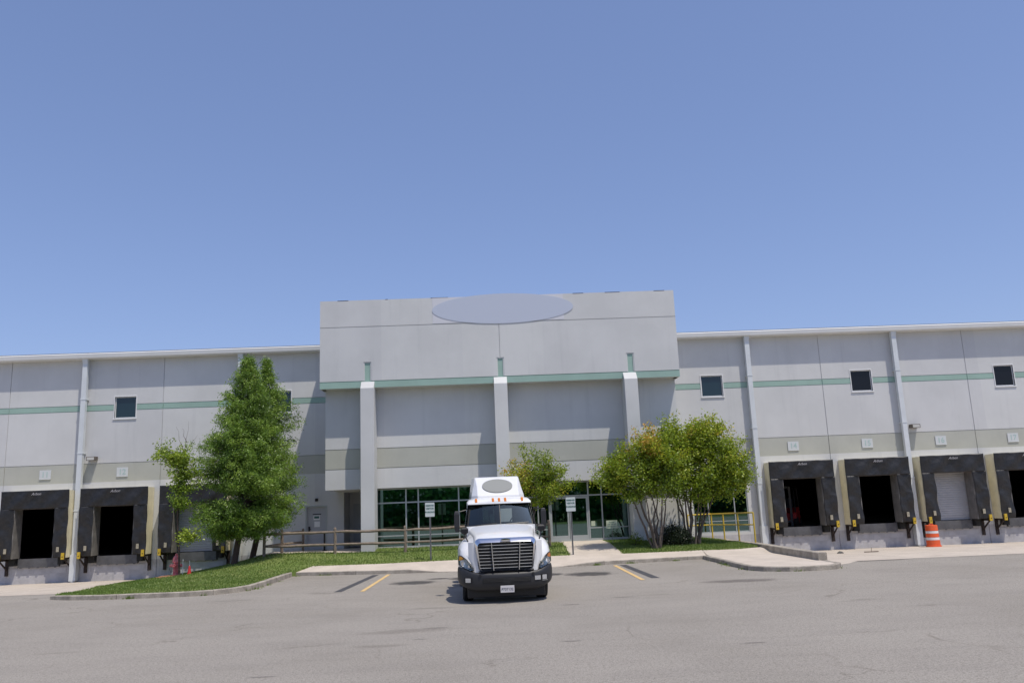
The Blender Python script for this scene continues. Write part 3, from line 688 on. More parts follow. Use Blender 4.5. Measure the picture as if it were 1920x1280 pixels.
# man door on the left
dr = wpart(MB().box(-8.86, -7.97, 41.07, 41.12, .67, 2.66), 'door', M['door_grey'])
wpart(MB().box(-8.93, -8.86, 40.98, 41.15, .66, 2.72).box(-7.97, -7.9, 40.98, 41.15, .66, 2.72).box(-8.86, -7.97, 40.98, 41.15, 2.66, 2.72), 'door_frame', M['alu'], dr)
wpart(MB().tube([(-8.76, 41.05, 1.62), (-8.76, 41.0, 1.62), (-8.66, 41.0, 1.62)], .02, 6).box(-8.8, -8.72, 41.04, 41.07, 1.5, 1.75), 'handle', M['black'], dr)
wpart(MB().box(-8.6, -8.2, 41.05, 41.07, 2.30, 2.34), 'door_bar', M['black'], dr)
wpart(MB().box(-8.56, -8.26, 41.055, 41.07, 2.06, 2.27).box(-8.52, -8.26, 41.055, 41.07, 1.72, 1.98), 'notice_sheet', M['white'], dr)
wpart(MB().box(-8.53, -8.29, 41.05, 41.055, 2.12, 2.23), 'notice_panel', M['sign_text'], dr)

# entrance block upper
BX0, BX1 = -7.6, 8.82
def blk():
    slots = [(-5.62, -5.27), (.44, .78), (6.41, 6.76)]
    xs = cuts(BX0, BX1, [v for s in slots for v in (s[0], s[1], s[0]+.05, s[1]-.05)]+[.59, .62])
    zs = cuts(7.85, 11.93, [8.13, 8.165, 10.655, 10.69, 9.03, 8.98])
    def dep(x, z):
        for a, b in slots:
            if a < x < b and 8.165 < z < 9.03: return .05 if (a+.05 < x < b-.05 and z < 8.98) else .02
        if 10.655 < z < 10.69: return .03
        if 8.13 < z < 8.165: return .03
        if .59 < x < .62 and z < 10.66: return .03
        return 0
    def mt(x, z):
        if z < 8.165: return 1
        for a, b in slots:
            if a+.05 < x < b-.05 and 8.165 < z < 8.98: return 1
        return 0
    return wall_grid(xs, zs, 37.6, .25, dep, mt)
eb = wpart(blk(), 'entrance_block', [M['wall'], M['wall_green']])
wpart(MB().box(BX0, BX0+.2, 37.85, 41.2, 7.86, 11.92).box(BX1-.2, BX1, 37.85, 41.2, 7.86, 11.92).box(BX0, BX1, 41.0, 41.2, TOP+.2, 11.92).box(BX0+.2, BX1-.2, 37.85, 41.0, 11.3, 11.4), 'block_return', M['wall'], eb)
for x, w in ((-6.8, .5), (-4.6, .12), (-2.5, .8), (4.1, .5), (5.6, .7), (7.9, .5)):
    wpart(MB().box(x, x+w, 37.594, 37.86, 11.918, 11.938), 'coping_gap', M['rust'], eb)
# soffit (green edge underside) and recessed body
wpart(MB().box(BX0+.02, BX1-.02, 37.85, 38.31, 7.86, 8.0), 'block_soffit', M['wall'], eb)
CX0, CX1 = -7.47, 8.72
def body():
    xs = cuts(CX0, CX1, [.59, .62]); zs = cuts(3.35, 7.86, [4.24, 4.275, 5.13, 5.165])
    def dep(x, z):
        if 4.24 < z < 4.275 or 5.13 < z < 5.165: return .03
        if .59 < x < .62: return .03
        return 0
    return wall_grid(xs, zs, 38.3, .22, dep, lambda x, z: 2 if 4.24 < z < 5.165 else 0)
bd = wpart(body(), 'entrance_body', [M['wall'], M['wall_green'], M['wall_olive']])
wpart(MB().box(CX0, CX0+.2, 38.52, 41.0, 3.36, 7.86).box(CX1-.2, CX1, 38.52, 41.0, .3, 7.86).box(CX0+.2, CX1-.2, 38.52, 41.0, 3.36, 3.5), 'body_return', M['wall'], bd)
wpart(MB().box(CX0+.2, CX1-.2, 40.99, 41.2, 3.51, TOP-.01).box(-5.3, 6.0, 41.2, 41.4, 8, TOP-.01), 'body_back', M['wall'], bd)
# piers
for x0 in (-5.73, .28, 6.2):
    x1 = x0+.60
    p = MB(); prof = [(37.3, .3), (37.3, 7.79), (37.58, 8.13), (38.39, 8.13)]
    p.loft([[(x0, y, z) for y, z in ((37.3, .3), (37.3, 7.79), (37.59, 8.12), (38.29, 8.12), (38.29, .3))], [(x1, y, z) for y, z in ((37.3, .3), (37.3, 7.79), (37.59, 8.12), (38.29, 8.12), (38.29, .3))]], closed=True, caps=True)
    wpart(p, 'pier', M['wall'], bevel=.012)
# lower right closing wall of the block (between glass and corner)
wpart(MB().box(6.42, 8.5, 38.6, 38.8, .3, 3.34), 'corner_wall', M['wall'])
# recess at left
wpart(MB().box(-7.3, -7.1, 41.22, 42.6, .66, 3.4).box(-7.1, -5.3, 42.6, 42.8, .66, 3.4).box(-7.3, -5.2, 41.22, 42.8, 3.4, 3.5).box(-5.49, -5.3, 41.0, 42.6, .66, 3.35), 'porch_recess', M['wall'])
wpart(MB().box(-6.9, -6.0, 42.54, 42.59, .67, 2.75), 'recess_door', M['door_grey'])
# left side wall of glazed lobby
wpart(MB().box(-5.5, -5.3, 38.85, 40.99, .4, 3.35), 'lobby_side', M['wall'])
# storefront
GY = 38.8
sf = MB(); x0, x1, z0, z1 = -5.28, 6.40, .66, 3.34
vert = [-5.22, -3.9, -3.34, -1.5, -.93, 2.1, 2.62, 4.42, 5.03, 6.22]
sf.box(x0, x1, GY-.06, GY+.06, z0, z0+.1).box(x0, x1, GY-.06, GY+.06, z1-.06, z1)
for v in vert: sf.box(v-.03, v+.03, GY-.065, GY+.065, z0+.1, z1-.06)
for a, b in zip(vert, vert[1:]):
    sf.box(a+.03, b-.03, GY-.05, GY+.05, 2.66, 2.72)
    if not (2.6 < (a+b)/2 < 4.42): sf.box(a+.03, b-.03, GY-.05, GY+.05, 1.2, 1.25)
SF = wpart(sf, 'storefront_frame', M['alu'])
g = MB()
for a, b in zip(vert, vert[1:]):
    g.box(a+.03, b-.03, GY-.006, GY+.006, 2.72, z1-.06)
    if not (2.6 < (a+b)/2 < 4.42): g.box(a+.03, b-.03, GY-.006, GY+.006, z0+.1, 1.2).box(a+.03, b-.03, GY-.006, GY+.006, 1.25, 2.66)
wpart(g, 'storefront_glass', M['glass'], SF)
for a, b, hx in ((2.65, 3.51, 3.43), (3.53, 4.39, 3.61)):
    d = MB().box(a, a+.08, GY-.04, GY+.04, .68, 2.65).box(b-.08, b, GY-.04, GY+.04, .68, 2.65).box(a+.08, b-.08, GY-.04, GY+.04, .68, .92).box(a+.08, b-.08, GY-.04, GY+.04, 2.56, 2.65)
    D_ = wpart(d, 'entrance_door', M['alu'])
    wpart(MB().box(a+.08, b-.08, GY-.006, GY+.006, .92, 2.56), 'door_glass', M['glass'], D_)
    wpart(MB().tube([(hx, GY-.04, 1.35), (hx, GY-.1, 1.35), (hx, GY-.1, 1.75), (hx, GY-.04, 1.75)], .014, 6), 'handle', M['chrome'], D_)
wpart(MB().box(4.5, 4.68, GY-.02, GY-.012, 1.30, 1.52), 'window_notice', M['sign_pale'], SF)
# right office window in wing
wf = MB(); a0, a1, z0, z1 = 9.75, 12.45, .67, 3.28
wf.box(a0, a1, 41.04, 41.14, z0, z0+.06).box(a0, a1, 41.04, 41.14, z1-.06, z1)
vv = [9.78, 10.5, 11.79, 12.42]
for v in vv: wf.box(v-.022, v+.022, 41.035, 41.145, z0+.06, z1-.06)
for a, b in zip(vv, vv[1:]): wf.box(a+.03, b-.03, 41.05, 41.13, 1.2, 1.235).box(a+.03, b-.03, 41.05, 41.13, 2.66, 2.71)
Wf = wpart(wf, 'office_window', M['alu'])
g = MB()
for a, b in zip(vv, vv[1:]):
    for c, d in ((z0+.06, 1.2), (1.25, 2.66), (2.71, z1-.06)): g.box(a+.03, b-.03, 41.085, 41.095, c, d)
wpart(g, 'pane', M['glass'], Wf)
# lobby interior columns and floor
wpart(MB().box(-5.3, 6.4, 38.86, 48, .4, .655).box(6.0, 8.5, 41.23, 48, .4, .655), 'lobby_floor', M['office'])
for x in (-4.75, -2.1, 5.6): wpart(MB().box(x, x+.14, 39.7, 39.85, .66, 3.34), 'lobby_column', M['trim'])
def lobby_table(x, y, lab):
    t = thing('lobby_table', lab, 'table', (x, y, .656), 0, 'tables behind the lobby glass')
    MB().lathe([(.02, .70), (.5, .70), (.5, .73), (.02, .73)], n=20).build('table_top', M['trim'], t)
    MB().lathe([(.28, 0), (.28, .02), (.04, .05), (.04, .70)], n=12).build('pedestal', M['alu'], t)
lobby_table(-3.2, 40.1, 'round white table seen through the glass between the left pier and the fence post')
lobby_table(-2.4, 41.6, 'second round white table deeper in the lobby behind the left parking sign')
for x in (-4.0, -2.6):
    ch = thing('lobby_chair', 'small chair by the round table behind the glass nearer the '+('left pier' if x < -3 else 'truck'), 'chair', (x, 40.0, .656), 0, 'chairs behind the lobby glass')
    MB().box(-.22, .22, -.22, .22, .43, .46).build('seat', M['trim'], ch, bevel=.01); MB().box(-.22, .22, .2, .23, .5, .9).build('backrest', M['trim'], ch, bevel=.01)
    for sx in (-1, 1):
        for sy in (-1, 1): MB().tube([(sx*.2, sy*.2, 0), (sx*.18, sy*.18, .43)], .012, 6).build('leg', M['alu'], ch)
# dock number signs and wall lamps
loc_word = {11: 'far left', 12: 'second from left', 13: 'behind the left trees', 14: 'above first dock right of the entrance', 15: 'above second dock right of the entrance', 16: 'above the shut right dock, under the wall lamp', 17: 'above the rightmost dock'}
for n_, c in zip((11, 12, 13, 14, 15, 16, 17), dock_c):
    t = thing('number_sign', 'small square white dock sign reading %d, %s' % (n_, loc_word[n_]), 'sign', (c, 40.98, 4.68), 0, 'dock number signs')
    MB().box(-.27, .27, -.02, .015, -.22, .22).build('panel', M['numplate'], t)
    text_ob('numerals', str(n_), .36, M['numtext'], t, (0, -.024, 0), bold=.006)
def wall_lamp(x, z, lab):
    t = thing('wall_lamp', lab, 'lamp', (x, 40.99, z), 0, 'brown floodlights on the wall')
    MB().loft([[(-.2, 0, -.08), (.2, 0, -.08), (.2, 0, .10), (-.2, 0, .10)], [(-.21, -.34, -.10), (.21, -.34, -.10), (.21, -.34, .09), (-.21, -.34, .09)]], closed=True, caps=True).build('housing', M['lamp_body'], t, bevel=.01)
    MB().box(-.17, .17, -.352, -.345, -.075, .06).build('lens', M['lamp_glass'], t)
wall_lamp(-19.1, 5.36, 'brown box floodlight on the wall beside the left downspout, between docks 11 and 12')
wall_lamp(21.05, 5.42, 'brown box floodlight on the wall beside the right downspout, between docks 15 and 16')
t = thing('door_lamp', 'small dark lamp above the grey door beside the entrance block', 'lamp', (-8.4, 41.0, 2.98))
MB().box(-.06, .06, -.1, .0, -.05, .08).tube([(0, -.1, .02), (0, -.18, -.02)], .03, 6).build('housing', M['black'], t)
# parapet oval and pale patch, stand-ins for a blurred-out sign
t = thing('sign_blur_oval', 'large pale blue-grey oval in place of a blurred-out sign at the parapet top of the entrance block', 'sign', (.82, 37.6, 11.32))
n = 64
MB().prism([(3.27*cos(2*pi*k/n), .71*sin(2*pi*k/n)) for k in range(n)], -.022, -.008).build('oval_panel', M['oval_wall'], t)
MB().prism([(-3.25, -.61), (2.82, -.61), (2.82, .60), (-3.25, .60)], -.008, -.002).build('retouched_patch', M['oval_patch'], t)

# ------------------------------------------------------------------ forklifts inside the docks
def forklift(x, y, rz, bodymat, lab):
    t = thing('forklift', lab, 'forklift', (x, y, .66), rz, 'forklifts inside the docks')
    MB().loft([[(-.5, -.2, .25), (.5, -.2, .25), (.5, -.2, .75), (-.5, -.2, .75)], [(-.52, .5, .2), (.52, .5, .2), (.5, .5, 1.0), (-.5, .5, 1.0)], [(-.5, 1.3, .2), (.5, 1.3, .2), (.45, 1.25, 1.05), (-.45, 1.25, 1.05)]], closed=True, caps=True).build('chassis', bodymat, t, bevel=.05)
    g = MB()
    for sx in (-1, 1): g.tube([(sx*.45, -.1, .75), (sx*.42, .1, 2.0), (sx*.42, 1.0, 2.05), (sx*.45, 1.2, 1.0)], .03, 6)
    for k in range(5): g.tube([(-.42, .15+.2*k, 2.03), (.42, .15+.2*k, 2.03)], .015, 6)
    g.build('overhead_guard', M['t_black'], t)
    MB().box(-.22, .22, .35, .8, 1.0, 1.1).box(-.22, .22, .75, .85, 1.1, 1.5).build('seat', M['seat'], t, bevel=.03)
    m_ = MB()
    for sx in (-1, 1): m_.box(sx*.3-.05, sx*.3+.05, -.45, -.33, .1, 2.1)
    m_.box(-.3, .3, -.43, -.35, 2.0, 2.1).box(-.3, .3, -.43, -.35, .3, .4); m_.build('mast', M['steel_plate'], t)
    for sx in (-1, 1): MB().box(sx*.25-.05, sx*.25+.05, -1.45, -.45, .08, .12).build('fork', M['steel_plate'], t)
    for sx in (-1, 1):
        for yy, r in ((0, .28), (1.0, .23)): MB().lathe([(.1, -.1), (r-.03, -.1), (r, -.07), (r, .07), (r-.03, .1), (.1, .1)], (sx*.45, yy, r), 18, 'x').build('wheel', M['rubber'], t)
forklift(-21.0, 44.2, .9, M['yellow'], 'dim yellow forklift inside dock 11 at the far left')
forklift(15.2, 43.6, -.5, M['cone_red'], 'dim red forklift inside dock 14 right of the entrance')

# ------------------------------------------------------------------ fence, railing, signs, small things
def fence():
    P = [(-9.75, 36.75), (-6.76, 36.82), (-3.78, 36.95), (-.7, 37.02), (2.44, 37.05)]
    t = thing('rail_fence', 'weathered wooden split-rail fence running in front of the entrance glass', 'fence', (-9.75, 36.75, H(-9.75, 36.75)))
    o = t.location.copy()
    def post(x, y, par, h=1.06):
        z = H(x, y); mb = MB(); mb.tube([(x, y, z-.2), (x+.01, y, z+h*.6), (x, y, z+h), (x, y, z+h+.05)], [.07, .066, .06, .03], 7); q = mb.build('post', M['wood'], par); q.location = -par.location
    for x, y in P: post(x, y, t)
    for (a, b) in zip(P, P[1:]):
        for zz, r in ((.92, .058), (.40, .055)):
            za, zb = H(*a)+zz, H(*b)+zz; pts = []
            for k in range(7):
                f = k/6; pts.append((a[0]+(b[0]-a[0])*f, a[1]+(b[1]-a[1])*f-.02+random.uniform(-.012, .012), za+(zb-za)*f+random.uniform(-.015, .015)))
            q = MB().tube(pts, [r*.7]+[r*random.uniform(.9, 1.1) for _ in range(5)]+[r*.7], 7).build('rail', M['wood'], t); q.location = -o
    P = [(-9.75, 36.9), (-9.55, 39.0), (-8.95, 40.6)]
    t2 = thing('rail_fence', 'short shaded wooden fence return running from the corner post back towards the grey door wall', 'fence', (-9.55, 39.0, .66))
    for x, y in P[1:]: post(x, y, t2, 1.0)
    for (a, b) in zip(P, P[1:]):
        for zz, r in ((.88, .05), (.40, .05)):
            q = MB().tube([(a[0], a[1], .66+zz), (b[0], b[1], .66+zz)], r, 7).build('rail', M['wood'], t2); q.location = -t2.location
fence()
t = thing('post', 'slim black post standing on the porch slab beside the grey door', 'post', (-7.75, 39.6, .66))
MB().lathe([(.12, 0), (.12, .02), (.045, .04), (.045, .78), (.06, .8), (.05, .86), (.0, .88)], n=12).build('shaft', M['black'], t)
# yellow railing along the retaining kerb
t = thing('handrail', 'yellow painted steel pipe railing beside the office window and retaining kerb', 'railing', (11.04, 35.8, .42))
RP = [(11.04, 35.8), (10.83, 37.4), (10.62, 39.0), (10.45, 40.45)]
tops = []
for x, y in RP:
    zb = np.interp(y, [35.8, 40.4], [.40, .44]); zt = np.interp(y, [35.8, 40.4], [1.66, 1.58]); tops.append((x, y, zt))
    q = MB().tube([(x, y, zb-.1), (x, y, zt)], .034, 10).lathe([(.07, 0), (.07, .012)], (x, y, zb), 12).build('post', M['rail_yellow'], t); q.location = -t.location
q = MB().tube(tops, .034, 10).tube([(9.35, 40.6, 1.57), tops[-1]], .034, 8).build('top_rail', M['rail_yellow'], t); q.location = -t.location
q = MB().tube([(x, y, z-.5) for x, y, z in tops], .028, 10).tube([(9.35, 40.6, 1.07), (10.45, 40.45, 1.08)], .028, 8).build('mid_rail', M['rail_yellow'], t); q.location = -t.location
q = MB().tube([(9.35, 40.6, .4), (9.35, 40.6, 1.57)], .034, 10).build('post', M['rail_yellow'], t); q.location = -t.location

def park_sign(x, y, lab, ht, lines):
    z = H(x, y); t = thing('parking_sign', lab, 'sign', (x, y, z), 0, 'parking signs on posts')
    MB().box(-.03, -.012, -.02, .02, -.3, ht-.02).box(.012, .03, -.02, .02, -.3, ht-.02).box(-.012, .012, .012, .02, -.3, ht-.02).build('post', M['galv'], t)
    p = MB().prism([(-.175, ht-.56), (.175, ht-.56), (.19, ht-.545), (.19, ht-.015), (.175, ht), (-.175, ht), (-.19, ht-.015), (-.19, ht-.545)], -.035, -.025).build('sign_panel', M['sign_white'], t)
    for s, zz, sz in lines: text_ob('lettering', s, sz, M['sign_text'], p, (0, -.038, ht-zz), bold=.003)
park_sign(-2.52, 34.62, 'white parking sign on a post in the left lawn, left of the truck', 2.28, [('RESERVED', .12, .075), ('VISITOR', .24, .09), ('PARKING', .38, .09)])
park_sign(3.2, 34.45, 'white parking sign on a post beside the entrance path, right of the truck', 2.28, [('RESERVED', .12, .075), ('VISITOR', .24, .09), ('PARKING', .38, .09)])
z = H(5.25, 37.5); t = thing('yard_sign', 'small pale green notice on a thin stake in the grass beside the entrance', 'sign', (5.2, 37.1, z))
MB().tube([(-.0, 0, -.1), (0, 0, .62)], .012, 6).build('stake', M['galv'], t)
p = MB().box(-.24, .24, -.012, .0, .60, .94).build('sign_panel', M['sign_pale'], t)
for k, s in enumerate(('PLEASE', 'USE FRONT', 'ENTRANCE')): text_ob('lettering', s, .075, M['sign_text'], p, (0, -.016, .86-.09*k), bold=.001)

# hydrant
hx, hy = -12.75, 34.9; hz = H(hx, hy)
t = thing('fire_hydrant', 'faded red fire hydrant on the grass mound under the small leafy tree', 'hydrant', (hx, hy, hz))
MB().lathe([(.16, -.1), (.16, .05), (.115, .06), (.11, .5), (.15, .52), (.15, .56), (.14, .58), (.14, .66), (.10, .76), (.05, .80), (.05, .86), (0, .87)], n=20).build('body', M['hyd'], t, smooth=True)
for a in (0, pi, -pi/2):
    c = Vector((cos(a), sin(a), 0)); MB().tube([c*.1+Vector((0, 0, .4)), c*.2+Vector((0, 0, .4))], .07 if a != -pi/2 else .085, 10).tube([c*.2+Vector((0, 0, .4)), c*.25+Vector((0, 0, .4))], .05, 6).build('outlet_cap', M['hyd'], t, smooth=True)
MB().tube([(-.24, 0, .38), (-.25, -.02, .25), (-.18, -.04, .14), (-.1, -.1, .2)], .008, 5).build('chain', M['black'], t)
o = MB().lathe([(0, .06), (.3, .05), (.5, .0), (.55, -.08)], n=18).build('bare_soil', M['mulch']); o.location = (hx-.2, hy-.15, hz-.02); o.scale = (1.1, .8, 1); tag(o, 'ring of orange-brown bare soil around the red hydrant', 'soil')
cx_, cy_ = -12.15, 34.7; cz_ = H(cx_, cy_)
t = thing('marker_cone', 'small red marker cone with a thin white rod beside the hydrant', 'cone', (cx_, cy_, cz_))
MB().lathe([(.1, 0), (.09, .02), (.075, .03), (.03, .32), (.0, .33)], n=16).build('cone_body', M['cone_red'], t, smooth=True)
MB().tube([(0, 0, .3), (0, 0, .52)], .01, 6).build('rod', M['white'], t)
t = tag(MB().tube([(0, 0, -.1), (0, 0, .62)], .012, 6).build('marker_rod', M['white']), 'thin white rod standing between the hydrant and the red cone', 'rod'); t.location = (-12.45, 34.8, H(-12.45, 34.8))

# barrel
t = thing('traffic_barrel', 'orange traffic barrel with white bands on the apron near dock 16', 'barrel', (20.42, 39.3, ZG(20.4, 39.3)+.01))
def ring(z0, z1, r0, r1, m, nme): MB().lathe([(r0-.02, z0), (r0, z0+.01), (r1, z1-.01), (r1-.02, z1)], n=24).build(nme, m, t, smooth=True)
ring(.04, .30, .30, .292, M['barrel_o'], 'barrel_body'); ring(.30, .43, .288, .284, M['barrel_w'], 'white_band'); ring(.43, .60, .285, .278, M['barrel_o'], 'barrel_body')
ring(.60, .72, .276, .272, M['barrel_w'], 'white_band'); ring(.72, .98, .275, .262, M['barrel_o'], 'barrel_body')
MB().lathe([(.34, 0), (.34, .05), (.3, .06)], n=24).build('base_ring', M['barrel_o'], t)
MB().lathe([(.25, .975), (.12, .985), (.0, .99)], n=12).tube([(-.1, 0, .97), (-.07, 0, 1.03), (.07, 0, 1.03), (.1, 0, .97)], .018, 6).build('handle', M['barrel_o'], t)
t = tag(MB().add([(-.15, -.08, 0), (.12, -.1, .01), (.17, .06, .03), (-.1, .09, .02), (-.02, 0, .1), (.08, .0, .07)], [(0, 1, 4), (1, 2, 5), (2, 3, 5), (3, 0, 4), (1, 5, 4), (5, 3, 4), (0, 1, 2, 3)]).build('debris', M['black']), 'crumpled black scrap lying on the apron below dock 15', 'debris'); t.location = (14.7, 36.1, ZG(14.7, 36.1)+.01)
t = tag(MB().box(-.3, .3, -.03, .03, 0, .04).tube([(0, 0, .02), (.02, 0, .2)], .012, 5).build('debris', M['wood']), 'small piece of wood lying on the apron between dock 15 and the barrel', 'debris'); t.location = (16.0, 36.0, ZG(16.0, 36.0)+.01)

def leaves(C, n_per, spread, ln, wd, seed, tint_c, droop=0.0, flat=0.0, tvar=.18):
    """C: cluster centres (N,3); returns V,F,tint of diamond-shaped leaf faces"""
    r = np.random.default_rng(seed); N = len(C); n = N*n_per
    ctr = np.repeat(C, n_per, 0)+r.normal(0, 1, (n, 3))*np.array(spread)
    d = r.normal(0, 1, (n, 3)); d[:, 2] = d[:, 2]*(1-flat)-droop; d /= np.linalg.norm(d, axis=1)[:, None]
    q = r.normal(0, 1, (n, 3)); q[:, 2] *= (1-flat*.8); s = np.cross(d, q); s /= np.linalg.norm(s, axis=1)[:, None]+1e-9
    L_ = ln*r.uniform(.6, 1.3, n)[:, None]; W_ = wd*r.uniform(.7, 1.3, n)[:, None]
    V = np.stack([ctr-d*L_*.5, ctr+s*W_*.5-d*L_*.05, ctr+d*L_*.5, ctr-s*W_*.5-d*L_*.05], 1).reshape(-1, 3)
    F = np.arange(n*4).reshape(n, 4)
    t = np.clip(np.repeat(tint_c, n_per)+r.normal(0, tvar, n), 0, 1); return V, F, np.repeat(t, 4)
def curve(a, b, sag, k=5, seed=0, jit=.03):
    rr = random.Random(seed); a = Vector(a); b = Vector(b); out = []
    for i in range(k+1):
        f = i/k; p = a.lerp(b, f); p.z += sag*sin(pi*f)
        if 0 < i < k: p += Vector((rr.gauss(0, jit), rr.gauss(0, jit), rr.gauss(0, jit)))
        out.append(p)
    return out
def leafy_tree(name, label, base, stems, blobs, nb, leafmat, barkmat, seed, r0=.06, per=30, ln=.09, wd=.05, spread=.13, group=None, cat='tree', bare=()):
    rr = random.Random(seed); bx, by = base; bz = H(bx, by)-.05
    t = thing(name, label, cat, (bx, by, bz), 0, group); tr = MB(); SP = []
    for i, (off, end) in enumerate(stems):
        a = Vector((off[0], off[1], 0)); b = Vector(end); mid = a.lerp(b, .45)+Vector(((a.x-b.x)*.16+rr.gauss(0, .12), (a.y-b.y)*.16+rr.gauss(0, .1), .25)); pts = []
        for k in range(9):
            f = k/8; p = a*(1-f)**2+mid*2*f*(1-f)+b*f*f; p += Vector((rr.gauss(0, .035), rr.gauss(0, .03), 0))*(0 < k < 8); pts.append(p)
        tr.tube(pts, [r0*(1.25 if k == 0 else 1-.78*k/8) for k in range(9)], 7); SP += pts[3:]
    C = []; T = []; wsum = sum(b[6] for b in blobs)
    for i in range(nb):
        u = rr.uniform(0, wsum)
        for b in blobs:
            u -= b[6]
            if u <= 0: break
        while True:
            v = Vector((rr.gauss(0, 1), rr.gauss(0, 1), rr.gauss(0, 1))).normalized()
            if v.z > -.55 or rr.random() < .3: break
        f = rr.uniform(.35, 1)**.55; f *= rr.uniform(.86, 1.12)
        tgt = Vector((b[0]+v.x*b[3]*f, b[1]+v.y*b[4]*f, b[2]+v.z*b[5]*f))
        s = min(SP, key=lambda p: (p-tgt).length+max(0, p.z-tgt.z)*.8)
        pts = curve(s, tgt, .08, 5, seed*999+i, .04); L0 = (tgt-s).length
        tr.tube(pts, [.016, .014, .012, .009, .007, .004], 5, cap=False)
        tb = b[7]+rr.gauss(0, .12); m_ = max(3, int(L0*4))
        for k in range(m_):
            g = 1-.6*k/max(1, m_-1)*min(1, .9/max(L0, .3)+.2); p = s.lerp(tgt, g)+Vector((rr.gauss(0, .09), rr.gauss(0, .09), rr.gauss(0, .05)))
            C.append(p); T.append(tb+.06*(g > .85))
        if rr.random() < .35:   # stray shoot that breaks the outline
            e = tgt+v*rr.uniform(.1, .3)+Vector((0, 0, .08)); tr.tube([tgt, e], [.004, .002], 4, cap=False); C.append(e); T.append(tb+.08)
    for a, b in bare: tr.tube(curve(a, b, .03, 4, 5, .02), [.014, .01, .007, .004, .002], 5, cap=False)
    tr.build('trunk', barkmat, t, smooth=True)
    V, F, tt = leaves(np.array([tuple(c) for c in C]), per, spread, ln, wd, seed, np.array(T), flat=.35, tvar=.12)
    np_mesh('crown', V, F, leafmat, tt, t); return t
def cypress(label, base, height, prof, nb, seed, cx=0, group='conical trees'):
    rr = random.Random(seed); bx, by = base; bz = H(bx, by)-.05
    t = thing('cypress_tree', label, 'tree', (bx, by, bz), 0, group); tr = MB()
    ax = lambda z: Vector((cx*min(1, z/3)+.03*sin(z*1.4+seed), .02*sin(z+seed), z))
    pts = [ax(height*k/12) for k in range(13)]
    tr.tube([Vector((0, 0, -.1))]+pts, [.155]+[.125*(1-k/12)**.8+.008 for k in range(13)], 9)
    C = []; T = []
    for i in range(nb):
        z = (1-rr.random()**.85*1.0)*0; f0 = (i+rr.random())/nb; z = prof[0][0]*height+(height*.985-prof[0][0]*height)*(f0**1.12)
        R = float(np.interp(z/height, [p[0] for p in prof], [p[1] for p in prof])); phi = rr.uniform(0, 2*pi)
        R *= rr.uniform(.68, 1.05)*(1+.12*sin(3*phi+z*1.3))
        if rr.random() < .08: R *= 1.15
        o = ax(z); up = .22*R+.05 if z/height > .3 else .05*R-.05
        e = o+Vector((cos(phi)*R, sin(phi)*R, up)); bp = curve(o, e, .06*R, 4, seed*1000+i, .02)
        tr.tube(bp, [.022*(1-z/height)+.006, .014, .010, .006, .003], 4, cap=False)
        m_ = max(4, int(R*8)); tb = .45+rr.gauss(0, .22)
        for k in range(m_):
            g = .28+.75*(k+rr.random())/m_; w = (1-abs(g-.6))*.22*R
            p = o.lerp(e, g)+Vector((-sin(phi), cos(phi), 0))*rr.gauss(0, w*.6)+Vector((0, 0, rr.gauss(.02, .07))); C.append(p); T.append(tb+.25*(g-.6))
    for k in range(14): C.append(ax(height*(.93+.07*k/14))+Vector((rr.gauss(0, .05), rr.gauss(0, .05), 0))); T.append(.6)
    tr.build('trunk', M['bark'], t, smooth=True)
    V, F, tt = leaves(np.array([tuple(c) for c in C]), 22, (.10, .10, .085), .12, .032, seed, np.array(T), droop=-.15, tvar=.12)
    np_mesh('crown', V, F, M['cyp_leaf'], tt, t)
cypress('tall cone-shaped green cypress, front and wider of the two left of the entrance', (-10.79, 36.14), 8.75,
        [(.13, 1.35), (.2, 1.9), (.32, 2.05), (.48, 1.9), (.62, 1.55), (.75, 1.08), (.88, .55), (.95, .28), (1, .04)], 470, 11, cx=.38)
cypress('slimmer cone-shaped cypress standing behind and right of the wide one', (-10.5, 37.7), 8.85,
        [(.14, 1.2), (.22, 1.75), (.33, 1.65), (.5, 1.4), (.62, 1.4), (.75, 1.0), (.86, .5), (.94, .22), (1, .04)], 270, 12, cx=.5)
def fan(n, seed, spread, end_c, end_r, zr):
    rr = random.Random(seed); out = []
    for i in range(n):
        a = 2*pi*i/n+rr.gauss(0, .3); out.append(((cos(a)*spread, sin(a)*spread*.7), (end_c[0]+cos(a)*end_r[0]*rr.uniform(.5, 1), end_c[1]+sin(a)*end_r[1]*rr.uniform(.5, 1), rr.uniform(*zr))))
    return out
leafy_tree('crape_myrtle', 'tree with a reddish-brown patch on its crown, left one right of the doors', (6.78, 35.38),
    fan(8, 21, .14, (-.25, 0), (1.35, .6), (2.3, 3.6)), [(-.95, -.1, 3.35, 1.25, .9, .95, 1.0, .42), (.25, -.1, 3.75, 1.15, .95, 1.0, 1.0, .45), (-.15, -.2, 4.3, .6, .6, .5, .35, .86), (-1.9, -.2, 3.0, .7, .6, .45, .22, .4), (.2, 0, 2.6, 1.1, .8, .7, .6, .3), (-.9, -.1, 2.2, .45, .4, .3, .14, .3)],
    215, M['crape_leaf'], M['crape_bark'], 31, r0=.052, per=32, ln=.11, wd=.062, group='crape myrtles beside the entrance')
